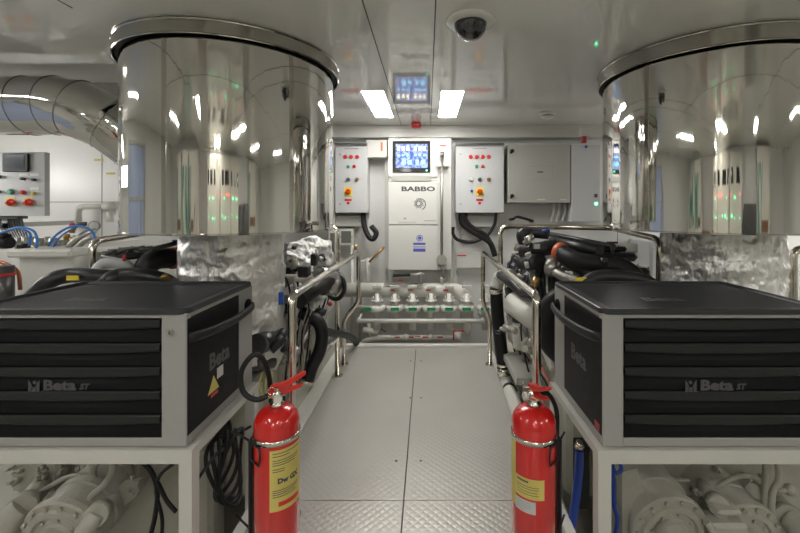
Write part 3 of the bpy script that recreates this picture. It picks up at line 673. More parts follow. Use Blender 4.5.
for k in range(6):
    x = 532+k*4
    P_('thin_hose', 'rubber' if k % 3 else 'mid_metal', tr_, MB().tube(smooth([at(x, 262+random.uniform(-5, 8), 2.5), at(x+random.uniform(-4, 8), 275, 2.45), at(x+random.uniform(-2, 10), 296, 2.4), at(x+random.uniform(0, 12), 330, 2.35)], 6), random.uniform(.005, .010), 8))
for k in range(16):
    p = at(random.uniform(514, 556), random.uniform(240, 290), random.uniform(2.35, 2.6))
    P_('sensor_fitting', random.choice(['engine_white', 'engine_black', 'mid_metal', 'brass', 'engine_black']), tr_, MB().cyl(p, p+Vector((random.uniform(-.05, .05), random.uniform(-.03, .03), random.uniform(.01, .06))), random.uniform(.008, .020), n=12))
for k in range(9):
    p = at(502+k*4.5, 335+random.uniform(-14, 22), 2.5-k*.03)
    P_('pump_fitting', random.choice(['mid_metal', 'engine_black', 'engine_white']), tr_, MB().cyl(p, p+Vector((random.uniform(-.05, .07), .05, random.uniform(-.05, .05))), random.uniform(.012, .026), n=14))
P_('plug', 'red', tr_, MB().ball(at(540, 366, 2.1), .012).tube(smooth([at(540, 366, 2.1), at(548, 380, 2.0), at(556, 400, 1.95)], 4), .004, 6), 'red plug')
P_('service_box', 'grey_panel', tr_, box(at(516, 386, 2.45), at(553, 352, 2.9), .005), 'plain grey box')

# gearboxes below the chests
def gearbox(sx, label, spec):
    t = thing('reduction_gearbox', label, 'gearbox', (sx, 1.95, -.5))
    return t
def housing(t, name, c, R, L, tilt=.12, hub=True, steps=3):
    d = Vector((0, 1, tilt)).normalized(); u, v = frame_of(d)
    pr = [(.02, 0), (R*.42, 0), (R*.45, .012), (R*.62, .016), (R*.66, .004), (R*.80, .004), (R*.83, .018), (R*.97, .02), (R, .028), (R, .05), (R*.96, .056), (R*.90, .058), (R*.90, .13), (R*.94, .135), (R*.94, .165), (R*.88, .17), (R*.88, L)]
    o = P_(name, 'gear_white', t, MB().lathe(pr, c, d, 48, sm=False))
    b = MB()
    for k in range(14):
        a = 2*PI*k/14; q = Vector(c)+(u*math.cos(a)+v*math.sin(a))*R*.9+d*.018; b.cyl(q, q-d*.012, .0085, n=6)
    for k in range(8):
        a = 2*PI*k/8+.2; q = Vector(c)+(u*math.cos(a)+v*math.sin(a))*R*.55+d*.014; b.cyl(q, q-d*.010, .006, n=6)
    P_('flange_bolts', 'gear_white', o, b)
    if hub: P_('hub', 'gear_white', o, MB().lathe([(R*.22, -.10), (R*.24, -.09), (R*.28, .0)], c, d, 24))
    return o
def union_pipe(t, a, b, r, name='oil_pipe'):
    a, b = Vector(a), Vector(b); o = P_(name, 'gear_white', t, MB().cyl(a, b, r, n=22))
    d = (b-a).normalized(); P_('union_nut', 'gear_white', o, MB().cyl(a-d*.02, a+d*.035, r*1.28, n=12)); P_('end_collar', 'gear_white', o, MB().cyl(b-d*.03, b, r*1.18, n=24)); return o
def fittings(t, x0, x1, y0, y1, z, n):
    for k in range(n):
        p = at(random.uniform(x0, x1), random.uniform(y0, y1), z); q = random.uniform(.008, .017); d = Vector((random.uniform(-.5, .5), -1, random.uniform(0, .8))).normalized()
        P_('hex_fitting', 'gear_white', t, MB().cyl(p, p+d*.03, q, n=6).cyl(p+d*.03, p+d*.05, q*.6, n=10))
tg = gearbox(-1.4, 'pale painted reduction gearbox beneath the left tool chest', 0)
P_('gear_casing', 'gear_white', tg, box((-1.95, 1.89, -.5), (-1.02, 2.03, .12), .02).box((-1.6, 1.89, .12), (-1.12, 2.02, .27), .02).box((-1.9, 1.82, -.05), (-1.68, 1.9, .2), .015))
P_('inspection_cover', 'gear_white', tg, box((-1.52, 1.80, .0), (-1.30, 1.87, .16), .006).box((-1.50, 1.785, .02), (-1.32, 1.80, .14), .004))
housing(tg, 'clutch_housing', at(54, 542, 1.55), .150, .36, .16)
P_('sump_barrel', 'engine_white', tg, MB().cyl(at(66, 522, 1.72), at(84, 492, 2.0), .115, n=34))
union_pipe(tg, at(97, 514, 1.58), at(121, 487, 1.82), .034)
P_('pipe_elbow', 'gear_white', tg, MB().tube(smooth([at(97, 514, 1.58), at(90, 524, 1.56), at(84, 534, 1.55), at(82, 550, 1.55)], 6), .036, 18))
union_pipe(tg, at(22, 508, 1.62), at(48, 478, 1.88), .042, 'suction_pipe')
P_('suction_elbow', 'gear_white', tg, MB().tube(smooth([at(24, 506, 1.62), at(12, 518, 1.6), at(6, 535, 1.6), at(6, 560, 1.6)], 6), .05, 20))
P_('side_web', 'gear_white', tg, MB().prism([(0, 0), (.14, .10), (.15, .17), (.08, .16), (-.02, .06)], at(104, 520, 1.72), X, Z, Y*.02))
P_('brace_tube', 'gear_white', tg, MB().tube(fillet([at(40, 492, 1.7), at(68, 476, 1.7), at(92, 475, 1.7)], .04), .010, 12))
P_('curved_tube', 'gear_white', tg, MB().tube(smooth([at(96, 500, 1.7), at(95, 485, 1.7), at(93, 470, 1.7), at(99, 460, 1.7), at(106, 448, 1.7)], 8), .013, 14))
P_('curved_tube', 'gear_white', tg, MB().tube(smooth([at(89, 512, 1.62), at(91, 497, 1.62), at(104, 485, 1.62), at(112, 470, 1.62), at(113, 450, 1.62)], 8), .013, 14))
P_('lifting_eye', 'gear_white', tg, MB().torus(at(133, 491, 1.72), (0, 1, 0), .018, .008, 18, 8).tube([at(131.5, 487, 1.72), at(132, 476, 1.74)], .008, 8))
P_('hydraulic_block', 'gear_white', tg, box(at(84, 494, 1.78), at(93, 484, 1.84), .006).box(at(10, 488, 1.8), at(30, 468, 1.88), .008).box(at(55, 474, 1.82), at(66, 466, 1.88), .005))
fittings(tg, 60, 128, 464, 500, 1.8, 16)
fittings(tg, 0, 50, 466, 480, 1.8, 6)
tg = gearbox(1.4, 'pale painted reduction gearbox beneath the right tool chest', 0)
P_('gear_casing', 'gear_white', tg, box((.84, 1.86, -.5), (1.85, 2.03, .10), .02).box((1.0, 1.84, .1), (1.5, 2.02, .24), .015))
P_('valve_block', 'gear_white', tg, box(at(636, 500, 1.72), at(655, 480, 1.86), .006).box(at(655, 497, 1.76), at(694, 476, 1.86), .008).box(at(660, 482, 1.745), at(688, 478, 1.76), .002), None)
P_('block_lid', 'grey_panel', tg, MB().box(at(618, 482, 1.86), at(654, 478, 2.0), .004), 'grey lid')
P_('side_flange', 'gear_white', tg, MB().prism([(0, 0), (.05, .02), (.09, .2), (.06, .3), (.0, .28)], at(622, 540, 1.66), X, Z, Y*.03))
housing(tg, 'clutch_housing', at(674, 537, 1.58), .152, .34, .14)
P_('shaft_boss', 'gear_white', tg, MB().lathe([(.03, -.14), (.05, -.13), (.055, 0), (.08, .02)], at(674, 537, 1.58), Vector((-.15, 1, .1)), 26))
housing(tg, 'output_housing', at(750, 541, 1.60), .140, .34, .14, False)
union_pipe(tg, at(718, 505, 1.6), at(697, 479, 1.85), .030)
P_('pipe_block', 'gear_white', tg, box(at(712, 540, 1.55), at(732, 508, 1.64), .012).box(at(718, 512, 1.54), at(728, 502, 1.62), .01))
P_('pipe_elbow', 'gear_white', tg, MB().tube(smooth([at(706, 522, 1.54), at(712, 530, 1.53), at(716, 545, 1.52)], 6), .014, 12))
P_('brace_tube', 'gear_white', tg, MB().tube(fillet([at(710, 492, 1.72), at(735, 476, 1.72), at(754, 476, 1.72), at(760, 486, 1.72)], .04), .011, 12))
P_('curved_tube', 'gear_white', tg, MB().tube(smooth([at(764, 515, 1.66), at(765, 490, 1.66), at(767, 440, 1.66)], 6), .013, 14))
P_('curved_tube', 'gear_white', tg, MB().tube(smooth([at(772, 522, 1.64), at(772, 495, 1.64), at(778, 480, 1.64), at(778, 466, 1.64), at(772, 450, 1.64)], 8), .012, 14))
P_('ball_knob', 'gear_white', tg, MB().ball(at(790, 490, 1.7), .024).cyl(at(776, 491, 1.7), at(790, 490, 1.7), .010, n=12))
union_pipe(tg, at(790, 520, 1.68), at(776, 504, 1.85), .045, 'suction_pipe')
P_('suction_elbow', 'gear_white', tg, MB().tube(smooth([at(790, 520, 1.68), at(800, 530, 1.64), at(806, 545, 1.6)], 6), .05, 18))
P_('hex_housing', 'gear_white', tg, MB().cyl(at(754, 492, 1.78), at(754, 491, 1.70), .032, n=6).cyl(at(754, 491, 1.70), at(754, 491, 1.69), .02, n=12))
fittings(tg, 690, 760, 466, 486, 1.82, 12); fittings(tg, 626, 650, 502, 530, 1.74, 7); fittings(tg, 690, 712, 488, 515, 1.74, 5)
# dark sheet seen through the right stand
tag(box((1.62, 1.95, -.55), (2.6, 2.02, .6)).build('dark_panel', 'engine_black', None), 'dark panel behind the right gearbox', 'panel')

# cables by the left stand
m = MB()
for k in range(6):
    c = Vector((-.86+.008*k, 1.64+.012*k, .20)); ry = .065+.006*k; rz = .105+.010*k
    m.tube([c+Vector((.02*math.sin(a*2+k), ry*math.cos(a), rz*math.sin(a)-.01*k)) for a in [2*PI*i/30 for i in range(31)]], .008, 8, False)
m.tube(smooth([(-.85, 1.45, .24), (-.84, 1.58, .27), (-.84, 1.72, .26), (-.80, 1.85, .25)], 6), .006, 8)
tag(m.build('cable_coil', 'rubber', None), 'coiled black cable hanging inside the left stand', 'cable')
t = thing('cable_harness', 'black cables hanging behind the left stand leg', 'cables', at(150, 455, 1.6))
for pts, q in (([(132, 455), (150, 470), (157, 490), (155, 515), (148, 545)], .009), ([(138, 455), (156, 480), (166, 500), (176, 512)], .008), ([(174, 463), (160, 475), (156, 492), (162, 520), (160, 550)], .007)):
    P_('cable', 'rubber', t, MB().tube(smooth([at(a, b, 1.6) for a, b in pts], 7), q, 10))
t = thing('hose', 'thick blue hose hanging inside the right stand', 'hose', at(571, 540, 1.6))
P_('hose_tube', 'blue_hose', t, MB().tube(smooth([at(579, 450, 1.6), at(578.5, 470, 1.6), at(575.5, 500, 1.6), at(571, 530, 1.6), at(568, 570, 1.6)], 8), .0165, 16))
P_('end_fitting', 'stainless', t, MB().cyl(at(579, 452, 1.6), at(579, 441, 1.6), .013).cyl(at(579, 448, 1.6), at(579, 445, 1.6), .019, n=6))
tag(MB().tube(smooth([at(613, 452, 1.66), at(619, 462, 1.66), at(621, 470, 1.66), at(615, 473, 1.66), at(612, 465, 1.66), at(613, 480, 1.67), at(614, 505, 1.67), at(617, 520, 1.66), at(614, 545, 1.66)], 6), .008, 10).build('hose', 'blue_hose', None), 'thin blue hose looped beside the right gearbox', 'hose')
tag(box((.655, 1.72, -.05), (.70, 1.80, .22), .004).build('terminal_box', 'rubber', None), 'black terminal box behind the blue hose', 'terminal box')

# cooling pipe with black sleeve at the right edge of the walkway
t = thing('cooling_pipe', 'white pipe with black rubber sleeve along the right walkway edge', 'pipe', at(503, 372, 2.9))
P_('upper_elbow', 'white_paint', t, MB().tube(smooth([at(512, 276, 2.75), at(506, 275.5, 2.82), at(499, 278, 2.9), at(496, 288, 2.9)], 8), .047, 20))
P_('rubber_sleeve', 'rubber', t, MB().tube(smooth([at(496, 287, 2.9), at(497, 310, 2.9), at(500, 340, 2.9), at(504, 374, 2.9)], 6), .046, 20), 'black rubber sleeve')
P_('hose_clamp', 'stainless', t, MB().cyl(at(495.7, 289, 2.9), at(495.9, 293, 2.9), .051).cyl(at(503.5, 367, 2.9), at(504.2, 374, 2.9), .051).cyl(at(503.2, 362.5, 2.9), at(503.5, 365, 2.9), .051))
P_('lower_pipe', 'white_paint', t, MB().tube(smooth([at(504, 373, 2.9), at(507, 385, 2.85), at(512, 398, 2.6), at(520, 420, 2.25), at(532, 450, 2.0)], 8), .042, 20))
P_('pipe_clip', 'rubber', t, MB().cyl(at(509, 389, 2.78), at(510, 391, 2.74), .046))

# ================================================================== BACK WALL EQUIPMENT
def panel(name, label, cat, x0, x1, yt, yb, y, depth, m, door_label=None, bev=.004):
    a = at(x0, yb, y); b = at(x1, yt, y)
    t = thing(name, label, cat, ((a.x+b.x)/2, y+depth, a.z))
    P_('enclosure', m, t, box((a.x, y+.022, a.z), (b.x, y+depth, b.z), bev))
    d = P_('door', m, t, box((a.x-.001, y, a.z+.002), (b.x+.001, y+.020, b.z-.002), .003))
    return t, d
def disc(px, py, y, r, m, parent, name, d=.012, n=18, label=None):
    p = at(px, py, y); return P_(name, m, parent, MB().lathe([(r, 0), (r, d*.6), (r*.75, d)], p, -Y, n), label)
def rect(x0, y0, x1, y1, y, m, parent, name, d=.002, label=None):
    a = at(x0, y1, y); b = at(x1, y0, y); return P_(name, m, parent, box((a.x, y-d, a.z), (b.x, y+.0005, b.z)), label)
F = 3.80
def control_box(x0, x1, yt, yb, y, label, cols, dx=0):
    t, d = panel('control_cabinet', label, 'control cabinet', x0, x1, yt, yb, y, .19, 'cool_panel')
    cx = (x0+x1)/2
    rect(cx-7, yt+3, cx+7, yt+4.2, y, 'print_grey', d, 'name_plate')
    for k in range(cols): disc(cx-6*(cols-1)/2+6*k+dx, yt+12, y, .019, 'red', d, 'red_lamp', .014)
    disc(cx-3+dx, yt+21.5, y, .016, 'green', d, 'green_button'); disc(cx+3+dx, yt+21.5, y, .016, 'red', d, 'red_button')
    for k, mm in ((-9, 'cool_panel'), (0, 'dark_metal'), (9, 'brown')):
        if cols == 3 and k == -9: continue
        s = disc(cx+k+dx-(3 if cols == 3 else 0), yt+34.5, y, .018, mm, d, 'selector_switch', .02)
    if cols == 4: disc(cx-8+dx, yt+46, y, .012, 'blue', d, 'blue_button')
    px, py = cx+dx+(0 if cols == 4 else -3), yt+47
    a = rect(px-4, py-4.5, px+4, py+4.2, y, 'yellow_pure', d, 'isolator_plate', .003)
    b = disc(px, py-.3, y-.003, .024, 'red', a, 'isolator_knob', .03, label='red main switch knob')
    rect(px-3.5, yt+54, px+3.5, yt+56, y, 'red', d, 'red_sticker'); rect(px-1.3, yt+57, px+1.3, yt+59.5, y, 'red', d, 'red_sticker')
    for yy in (yt+9, yb-9): disc(x0+5, yy, y, .009, 'mid_metal', d, 'door_lock', .006, 12)
    rect(x0-.3, yt-1.5, x1+.3, yt, y-.01, 'dark_metal', t, 'rain_lip', .02)
    return t
control_box(335, 367, 145, 213, F, 'left wall control cabinet with three red lamps in a row', 3)
control_box(455.5, 503.5, 145, 213, F, 'right wall control cabinet with four red lamps in a row', 4)
t, d = panel('reflection_box', 'narrow cream box left of the three lamp control cabinet, modelled after a reflection', 'cabinet', 300, 334, 186, 227, F+.02, .15, 'cream_panel')  # box modelled after the console's mirror image in the left drum
p = at(325, 188.5, F+.02)
# small boxes, cables below the cabinets
def jbox(x0, x1, y0, y1, y, label, dark=True):
    a = at(x0, y1, y); b = at(x1, y0, y)
    t = thing('junction_box', label, 'junction box', ((a.x+b.x)/2, y+.06, a.z))
    P_('box_body', 'cream_panel', t, box((a.x, y, a.z), (b.x, BW, b.z), .004))
    if dark: P_('box_window', 'window_grey', t, box((a.x+.02, y-.004, a.z+.02), (b.x-.02, y, b.z-.02), .002)); 
    for q in (a.x+.012, b.x-.012): P_('cover_screw', 'dark_metal', t, MB().cyl((q, y, (a.z+b.z)/2), (q, y-.006, (a.z+b.z)/2), .006, n=8))
jbox(334, 361, 216, 226.5, 3.88, 'long cream junction box under the three lamp control cabinet', False)
jbox(339, 353, 229, 245, 3.88, 'square grey windowed box under the three lamp control cabinet')
jbox(328, 337, 231, 256, 3.84, 'tall grey windowed box left of the rail post')
jbox(466, 497, 216, 227, 3.90, 'long cream junction box under the four lamp control cabinet', False)
jbox(461, 484, 229, 240, 3.93, 'low cream junction box behind the looping black cables', False)
tag(MB().tube(smooth([at(363, 213, 3.88), at(364, 225, 3.86), at(368, 236, 3.84), at(373, 239, 3.83), at(376, 233, 3.84), at(371, 226, 3.85)], 8), .026, 12).build('cable', 'rubber', None), 'black corrugated cable looping under the three lamp control cabinet', 'cable')
t = thing('cable_bundle', 'thick black cables looping under the four lamp control cabinet', 'cables', at(475, 225, 3.85))
for pts, r in (([(461, 213), (462, 223), (470, 230), (480, 236), (490, 243), (495, 256)], .028), ([(465, 213), (466, 221), (474, 229), (486, 236), (494, 250)], .022), ([(496, 213), (494, 225), (486, 236), (472, 242), (458, 240), (453, 234), (453, 227)], .016)):
    P_('cable', 'rubber', t, MB().tube(smooth([at(a, b, 3.86) for a, b in pts], 8), r, 12))
tag(MB().tube(smooth([(at(513, 220, 3.85).x, 4.0, at(513, 220, 3.85).z), at(513, 219, 3.85), at(518, 217, 3.85), at(532, 221, 3.86), (at(534, 220, 3.85).x, 4.0, at(534, 222, 3.85).z)], 8), .013, 10).build('cable', 'rubber', None), 'short black cable arched below the grey cabinet', 'cable')
for k, px in enumerate((553, 558, 564)):
    o = MB().tube(smooth([at(px, 203, 3.9), at(px+1, 210, 3.9), at(px-2, 222, 3.92)], 5), .014, 10).build('cable', 'cream_panel', None)
    tag(o, ('leftmost', 'middle', 'rightmost')[k]+' pale cable dropping from the large grey cabinet', 'cable', 'pale cables under the grey cabinet')
# centre console
t = thing('monitoring_console', 'tall white console with lit display in the centre of the back wall', 'console', (at(420, 270, 3.75).x, 3.88, at(420, 270, 3.75).z))
a = at(388, 270, 3.75); b = at(437.5, 140, 3.75)
P_('console_body', 'cream_panel', t, box((a.x, 3.765, a.z), (b.x+.13, BW, b.z+.02), .004))
P_('display_panel', 'cream_panel', t, box((a.x, 3.75, at(0, 177, 3.75).z), (b.x, 3.764, b.z), .003))
P_('shelf_strip', 'grey_panel', t, box((a.x+.03, 3.748, at(0, 181, 3.75).z), (b.x-.06, 3.75, at(0, 175.5, 3.75).z)))
up = P_('upper_door', 'cream_panel', t, box((a.x, 3.75, at(0, 224.6, 3.75).z), (b.x, 3.764, at(0, 182, 3.75).z), .003))
lo = P_('lower_door', 'cream_panel', t, box((a.x, 3.75, a.z), (b.x, 3.764, at(0, 225.6, 3.75).z), .003))
YF = 3.7495
P_('name_lettering', 'print_dark', up, MB().text('BABBO', at(418, 189.2, YF), X*1.68, Z, .060, bold=.0022))
em = MB(); c = at(418.5, 203.5, YF)
for k in range(16):
    a_ = 2*PI*k/16; r0, r1 = (.018, .05) if k % 2 else (.028, .042)
    u_ = Vector((math.cos(a_), 0, math.sin(a_))); em.tube([c+u_*r0, c+u_*r1], .0030, 5)
em.torus(c, Y, .022, .003, 24, 5).torus(c+Vector((.012, 0, -.008)), Y, .052, .0036, 24, 5, -1.9, 1.2)
P_('emblem', 'print_dark', up, em)
P_('small_print', 'print_grey', up, box(at(398, 222.6, YF), at(416, 222, YF)+Y*.001).box(at(424, 221.3, YF), at(436, 220.4, YF)+Y*.001).box(at(403.5, 219.5, YF), at(406, 217.5, YF)+Y*.001))
P_('blue_bars', 'violet', lo, box(at(413, 245, YF), at(425.3, 242.8, YF)+Y*.001).box(at(413, 251.8, YF), at(425.3, 248.6, YF)+Y*.001).box(at(413, 247.4, YF), at(425.3, 246.6, YF)+Y*.001), 'blue printed bars')
cc = at(419.5, 238.2, YF)
P_('blue_seal', 'violet', lo, MB().torus(cc, Y, .027, .0035, 24, 6).cyl(cc, cc+Y*.001, .016, n=16), 'round blue seal')
dsp = P_('display', 'glass_dark', t, box(at(392.3, 172.5, 3.74), at(430, 141.3, 3.76), .004), 'black display bezel')
YS = 3.7385
P_('screen', 'screen_glow', dsp, box(at(395.5, 168, YS), at(427.5, 144, YS)+Y*.002), 'lit blue screen')
ic = MB()
for px in (398.5, 403, 407.5, 415.2, 419.7, 424.2): ic.box(at(px-1.3, 150.5, YS-.001), at(px+1.3, 146.3, YS-.001)+Y*.0015)
P_('screen_gauges', 'glow_yellow', dsp, ic)
ic = MB()
for px in (398.5, 403, 407.5, 415.2, 419.7, 424.2): ic.cyl(at(px, 155.5, YS-.001), at(px, 155.5, YS), .014, n=12)
for px in (403.5, 409.5, 416.5, 423): ic.box(at(px-2, 164.5, YS-.001), at(px+2, 160, YS-.001)+Y*.0015)
P_('screen_icons', 'glow_cyan', dsp, ic)
P_('screen_marks', 'glow_navy', dsp, box(at(410, 159, YS-.001), at(412.7, 152, YS)).box(at(400.3, 162, YS-.002), at(401.7, 160, YS)).box(at(414, 164.8, YS-.002), at(415.5, 160, YS)))
P_('power_light', 'led_green', dsp, MB().cyl(at(426.5, 170.4, YS), at(426.5, 170.4, YS-.002), .007, n=10))
# lever rod beside the console
t = thing('door_lever', 'long steel lever rod right of the white console', 'lever', at(441.5, 262, 3.72))
P_('rod', 'lever_steel', t, MB().tube([at(441.5, 262, 3.72), at(441.8, 155, 3.72)], .013, 14).cyl(at(442, 157, 3.72), at(442, 152, 3.72), .018).tube([at(443, 262, 3.72), at(443, 278, 3.72)], .012))
P_('pivot', 'lever_steel', t, MB().cyl(at(441.5, 260, 3.74), at(441.5, 260, 3.70), .048, n=26))
P_('bracket', 'cream_panel', t, MB().cyl(at(438.5, 164, 3.767), at(438.5, 164, 3.71), .026).cyl(at(445.5, 164, 3.767), at(445.5, 164, 3.71), .024))
tag(box(at(439.5, 146.3, 3.762), at(446, 145, 3.762)+Y*.002).build('safety_sticker', 'red', None), 'small red sticker above the steel lever rod', 'sticker')
# recess boxes left of the console
t = thing('ventilation_box', 'plain cream wall box between left control cabinet and console', 'wall box', at(377, 158, 3.85))
P_('box_body', 'cream_panel', t, box(at(366, 157.5, 3.82), (at(387, 140, 3.82).x, BW, at(0, 140, 3.82).z), .003))
P_('orange_tab', 'orange', t, box(at(380.5, 151, 3.815), at(382.5, 142.5, 3.82), .001), 'orange tab')
tag(box(at(384.5, 268, 3.9), (at(388, 0, 3.9).x, BW, at(0, 140, 3.9).z)).build('cable_trunking', 'cream_panel', None), 'slim vertical trunking left of the white console', 'trunking')
# grey cabinet and white cabinet
t, d = panel('wall_cabinet', 'large plain grey cabinet right of the four lamp control cabinet', 'cabinet', 508, 570, 144, 203, F, .19, 'grey_panel')
for yy in (151, 196): P_('latch', 'rubber', d, MB().cyl(at(512, yy, F), at(512, yy, F-.012), .019, n=16).cyl(at(511, yy+1.6, F), at(511, yy+1.6, F-.012), .012, n=12))
pl = rect(527.5, 166, 552.5, 181, F, 'print_grey', d, 'plate_border', .001); rect(528.1, 166.6, 551.9, 180.4, F-.001, 'grey_panel', pl, 'name_plate', .001)
rect(537, 171.5, 543, 172.7, F-.002, 'print_dark', pl, 'plate_print', .001); rect(534, 178, 546, 178.6, F-.002, 'print_grey', pl, 'plate_print', .001)
rect(537, 199, 545, 200.2, F, 'cream_panel', d, 'small_sticker', .001); rect(560, 199, 566, 200.2, F, 'cream_panel', d, 'small_sticker', .001)
t, d = panel('wall_cabinet', 'tall white cabinet with green light right of the grey cabinet', 'cabinet', 571.5, 600, 144.5, 222, F, .19, 'cool_panel')
rect(594, 194, 597.2, 197.5, F, 'print_dark', d, 'key_switch', .004); g = rect(594.6, 202.6, 597, 204.8, F, 'led_green', d, 'status_light', .004, 'lit green indicator')
disc(586, 146.8, F, .014, 'blue', d, 'badge', .004)

# ceiling items
p = at(469, 26, .8*400/(208-19)); cx, cy = p.x+.0, 1.72
t = thing('dome_camera', 'black surveillance camera dome on the ceiling', 'camera', (.185, 1.71, CE))
P_('base_ring', 'ceiling_white', t, MB().lathe([(.105, 0), (.105, .008), (.095, .014), (.07, .016)], (.185, 1.71, CE), -Z, 44))
P_('smoked_dome', 'smoke_dome', t, MB().ball((.185, 1.71, CE-.014), .070, (1, 1, 1.0), 36, -PI/2, 0), 'smoked black dome')
t = thing('smoke_detector', 'small white ceiling detector near the back wall', 'detector', at(553, 114, 3.2)); 
q = Vector((at(553, 114, 3.2).x, 3.35, CE))
P_('detector_base', 'cream_panel', t, MB().lathe([(.065, 0), (.065, .018), (.05, .028)], q, -Z, 32))
P_('detector_slots', 'rubber', t, MB().lathe([(.050, .028), (.050, .034)], q, -Z, 32))
P_('detector_cap', 'cream_panel', t, MB().lathe([(.052, .034), (.046, .046), (.02, .055)], q, -Z, 32))
t = thing('alarm_beacon', 'red alarm beacon above the white console', 'beacon', at(416, 126, 3.7))
q = Vector((at(416, 0, 3.7).x, 3.7, CE))
P_('beacon_base', 'cream_panel', t, MB().lathe([(.035, 0), (.035, .01)], q, -Z, 24)); P_('beacon_lens', 'dark_red', t, MB().lathe([(.042, .01), (.046, .03), (.045, .05), (.03, .065)], q, -Z, 24), 'red lens')
t = thing('alarm_beacon', 'red alarm lamp above the tall white cabinet', 'beacon', at(584, 137, 3.7))
P_('beacon_lens', 'dark_red', t, box(at(581.5, 143, 3.72), at(585.5, 136, 3.75), .006)); P_('beacon_base', 'cream_panel', t, box(at(580.5, 136.5, 3.72), at(587, 129, 3.80), .004))
t = thing('key_lever', 'black handled valve lever below the white console', 'lever', at(420, 280, 3.75))
P_('grip', 'rubber', t, MB().cyl(at(393, 275.5, 3.72), at(410, 275, 3.72), .014, n=14), 'black grip'); P_('lever_arm', 'mid_metal', t, MB().cyl(at(410, 275, 3.72), at(424, 274, 3.72), .012, n=12).cyl(at(420, 272, 3.74), at(420, 284, 3.74), .018)); P_('support_rod', 'mid_metal', t, MB().cyl(at(384, 284, 3.76), at(418, 283.5, 3.76), .009, n=10))
P_('handle_tag', 'red', t, box(at(397, 281.5, 3.72), at(403, 280.2, 3.72)+Y*.002))

# ================================================================== VALVE MANIFOLD
YM = 3.72
t = thing('valve_manifold', 'white valve manifold with seven green tagged valves beyond the walkway', 'valve manifold', at(420, 345, YM))
P_('header_pipe', 'white_paint', t, MB().tube(fillet([at(338, 290, YM+.1), at(458, 290, YM+.1), at(466, 300, YM+.1), at(467, 318, YM+.1)], .1), .068, 22).tube([at(352, 307, YM+.08), at(487, 307, YM+.08)], .022, 12))
for px in (377, 394.5, 412.5, 431, 449, 466.5, 485):
    v = P_('valve', 'white_paint', t, MB().lathe([(.020, 0), (.020, .05), (.055, .055), (.055, .065), (.030, .075), (.030, .10), (.070, .105), (.078, .12), (.078, .145), (.070, .155), (.035, .16), (.032, .33)], at(px, 294, YM), -Z, 26).box(at(px-4.5, 288.5, YM), at(px+4.5, 285.5, YM)+Y*.03, .003).cyl(at(px-3.7, 300, YM-.05), at(px-3.7, 296, YM-.05), .006, n=8).cyl(at(px+3.7, 300, YM-.05), at(px+3.7, 296, YM-.05), .006, n=8))
    x = px if px != 377 else 367
    P_('valve_tag', 'green_tag', v, box(at(x-4.2, 310.8, YM-.082), at(x+4.2, 307.6, YM-.082)+Y*.003), 'green tag')
P_('hand_lever', 'dark_metal', t, MB().tube(smooth([at(372, 331, YM), at(380, 329, YM), at(386, 332, YM)], 5), .008, 8))
P_('drain_pipe', 'white_paint', t, MB().tube(fillet([at(356, 352, YM), at(366, 340, YM), at(380, 338, YM), at(458, 338, YM)], .05), .028, 14).cyl(at(458, 341, YM), at(458, 333, YM), .035).cyl(at(404, 338, YM), at(407, 338, YM), .036).cyl(at(429, 338, YM), at(432, 338, YM), .036))
for px, py in ((392.5, 290), (410.5, 290), (428, 290), (445.5, 290), (397, 337), (411, 337), (417.5, 336), (425, 337), (440, 337)):
    P_('red_tag', 'red', t, box(at(px-2.6, py+.9, YM-.035 if py > 300 else YM+.028), at(px+2.6, py-.4, YM-.035 if py > 300 else YM+.028)+Y*.002), 'small red tag')
P_('drain_lever', 'red', t, MB().cyl(at(453.5, 340, YM-.03), at(453.5, 330, YM-.03), .007, n=8).cyl(at(457, 331, YM-.03), at(464, 331, YM-.03), .007, n=8), 'red lever')
P_('drain_valve', 'white_paint', t, MB().cyl(at(468, 334, YM), at(468, 322, YM), .026).cyl(at(363, 330, YM), at(378, 332, YM), .028).cyl(at(369, 336, YM), at(369, 322, YM), .018))
tag(MB().tube(fillet([at(357, 321, 3.62), at(484, 321, 3.62)], .03), .020, 14).cyl(at(357.6, 321, 3.62), (at(357.6, 321, 3.62).x, BW, at(357.6, 321, 3.62).z), .012).cyl(at(483.4, 321, 3.62), (at(483.4, 321, 3.62).x, BW, at(483.4, 321, 3.62).z), .012).build('guard_bar', 'white_paint', None), 'low white guard bar in front of the valve manifold', 'rail')
t = thing('pipe_run', 'pale pipes and cables on the lower back wall left of the console', 'pipes', at(355, 300, 3.9))
P_('thin_pipe', 'white_paint', t, MB().tube([at(352, 350, 3.9), at(352, 240, 3.9)], .016).tube([at(360, 350, 3.9), at(360, 262, 3.9), at(378, 256, 3.9)], .014).tube([at(368, 258, 3.9), at(368, 290, 3.9)], .02))
P_('brass_fitting', 'brass', t, MB().cyl(at(355.5, 250, 3.86), at(355.5, 244, 3.86), .014).cyl(at(331, 262, 3.7), at(331, 252, 3.7), .02).cyl(at(369, 262, 3.85), at(384, 247, 3.85), .012))
t = thing('deck_bracket', 'white painted step bracket right of the valve manifold', 'bracket', at(470, 255, 3.9))
P_('bracket_plate', 'cream_panel', t, box(at(456, 268, 3.9), at(482, 252, 3.95), .003)); P_('bracket_tag', 'red', t, box(at(457, 256, 3.895), at(466, 254.8, 3.9)))
tag(MB().cyl(at(450, 284, 3.85), at(450, 268, 3.85), .02).cyl(at(441.5, 284, 3.8), at(441.5, 277, 3.8), .016).build('drain_nozzle', 'white_paint', None), 'short white pipe stub under the steel lever rod', 'pipe')

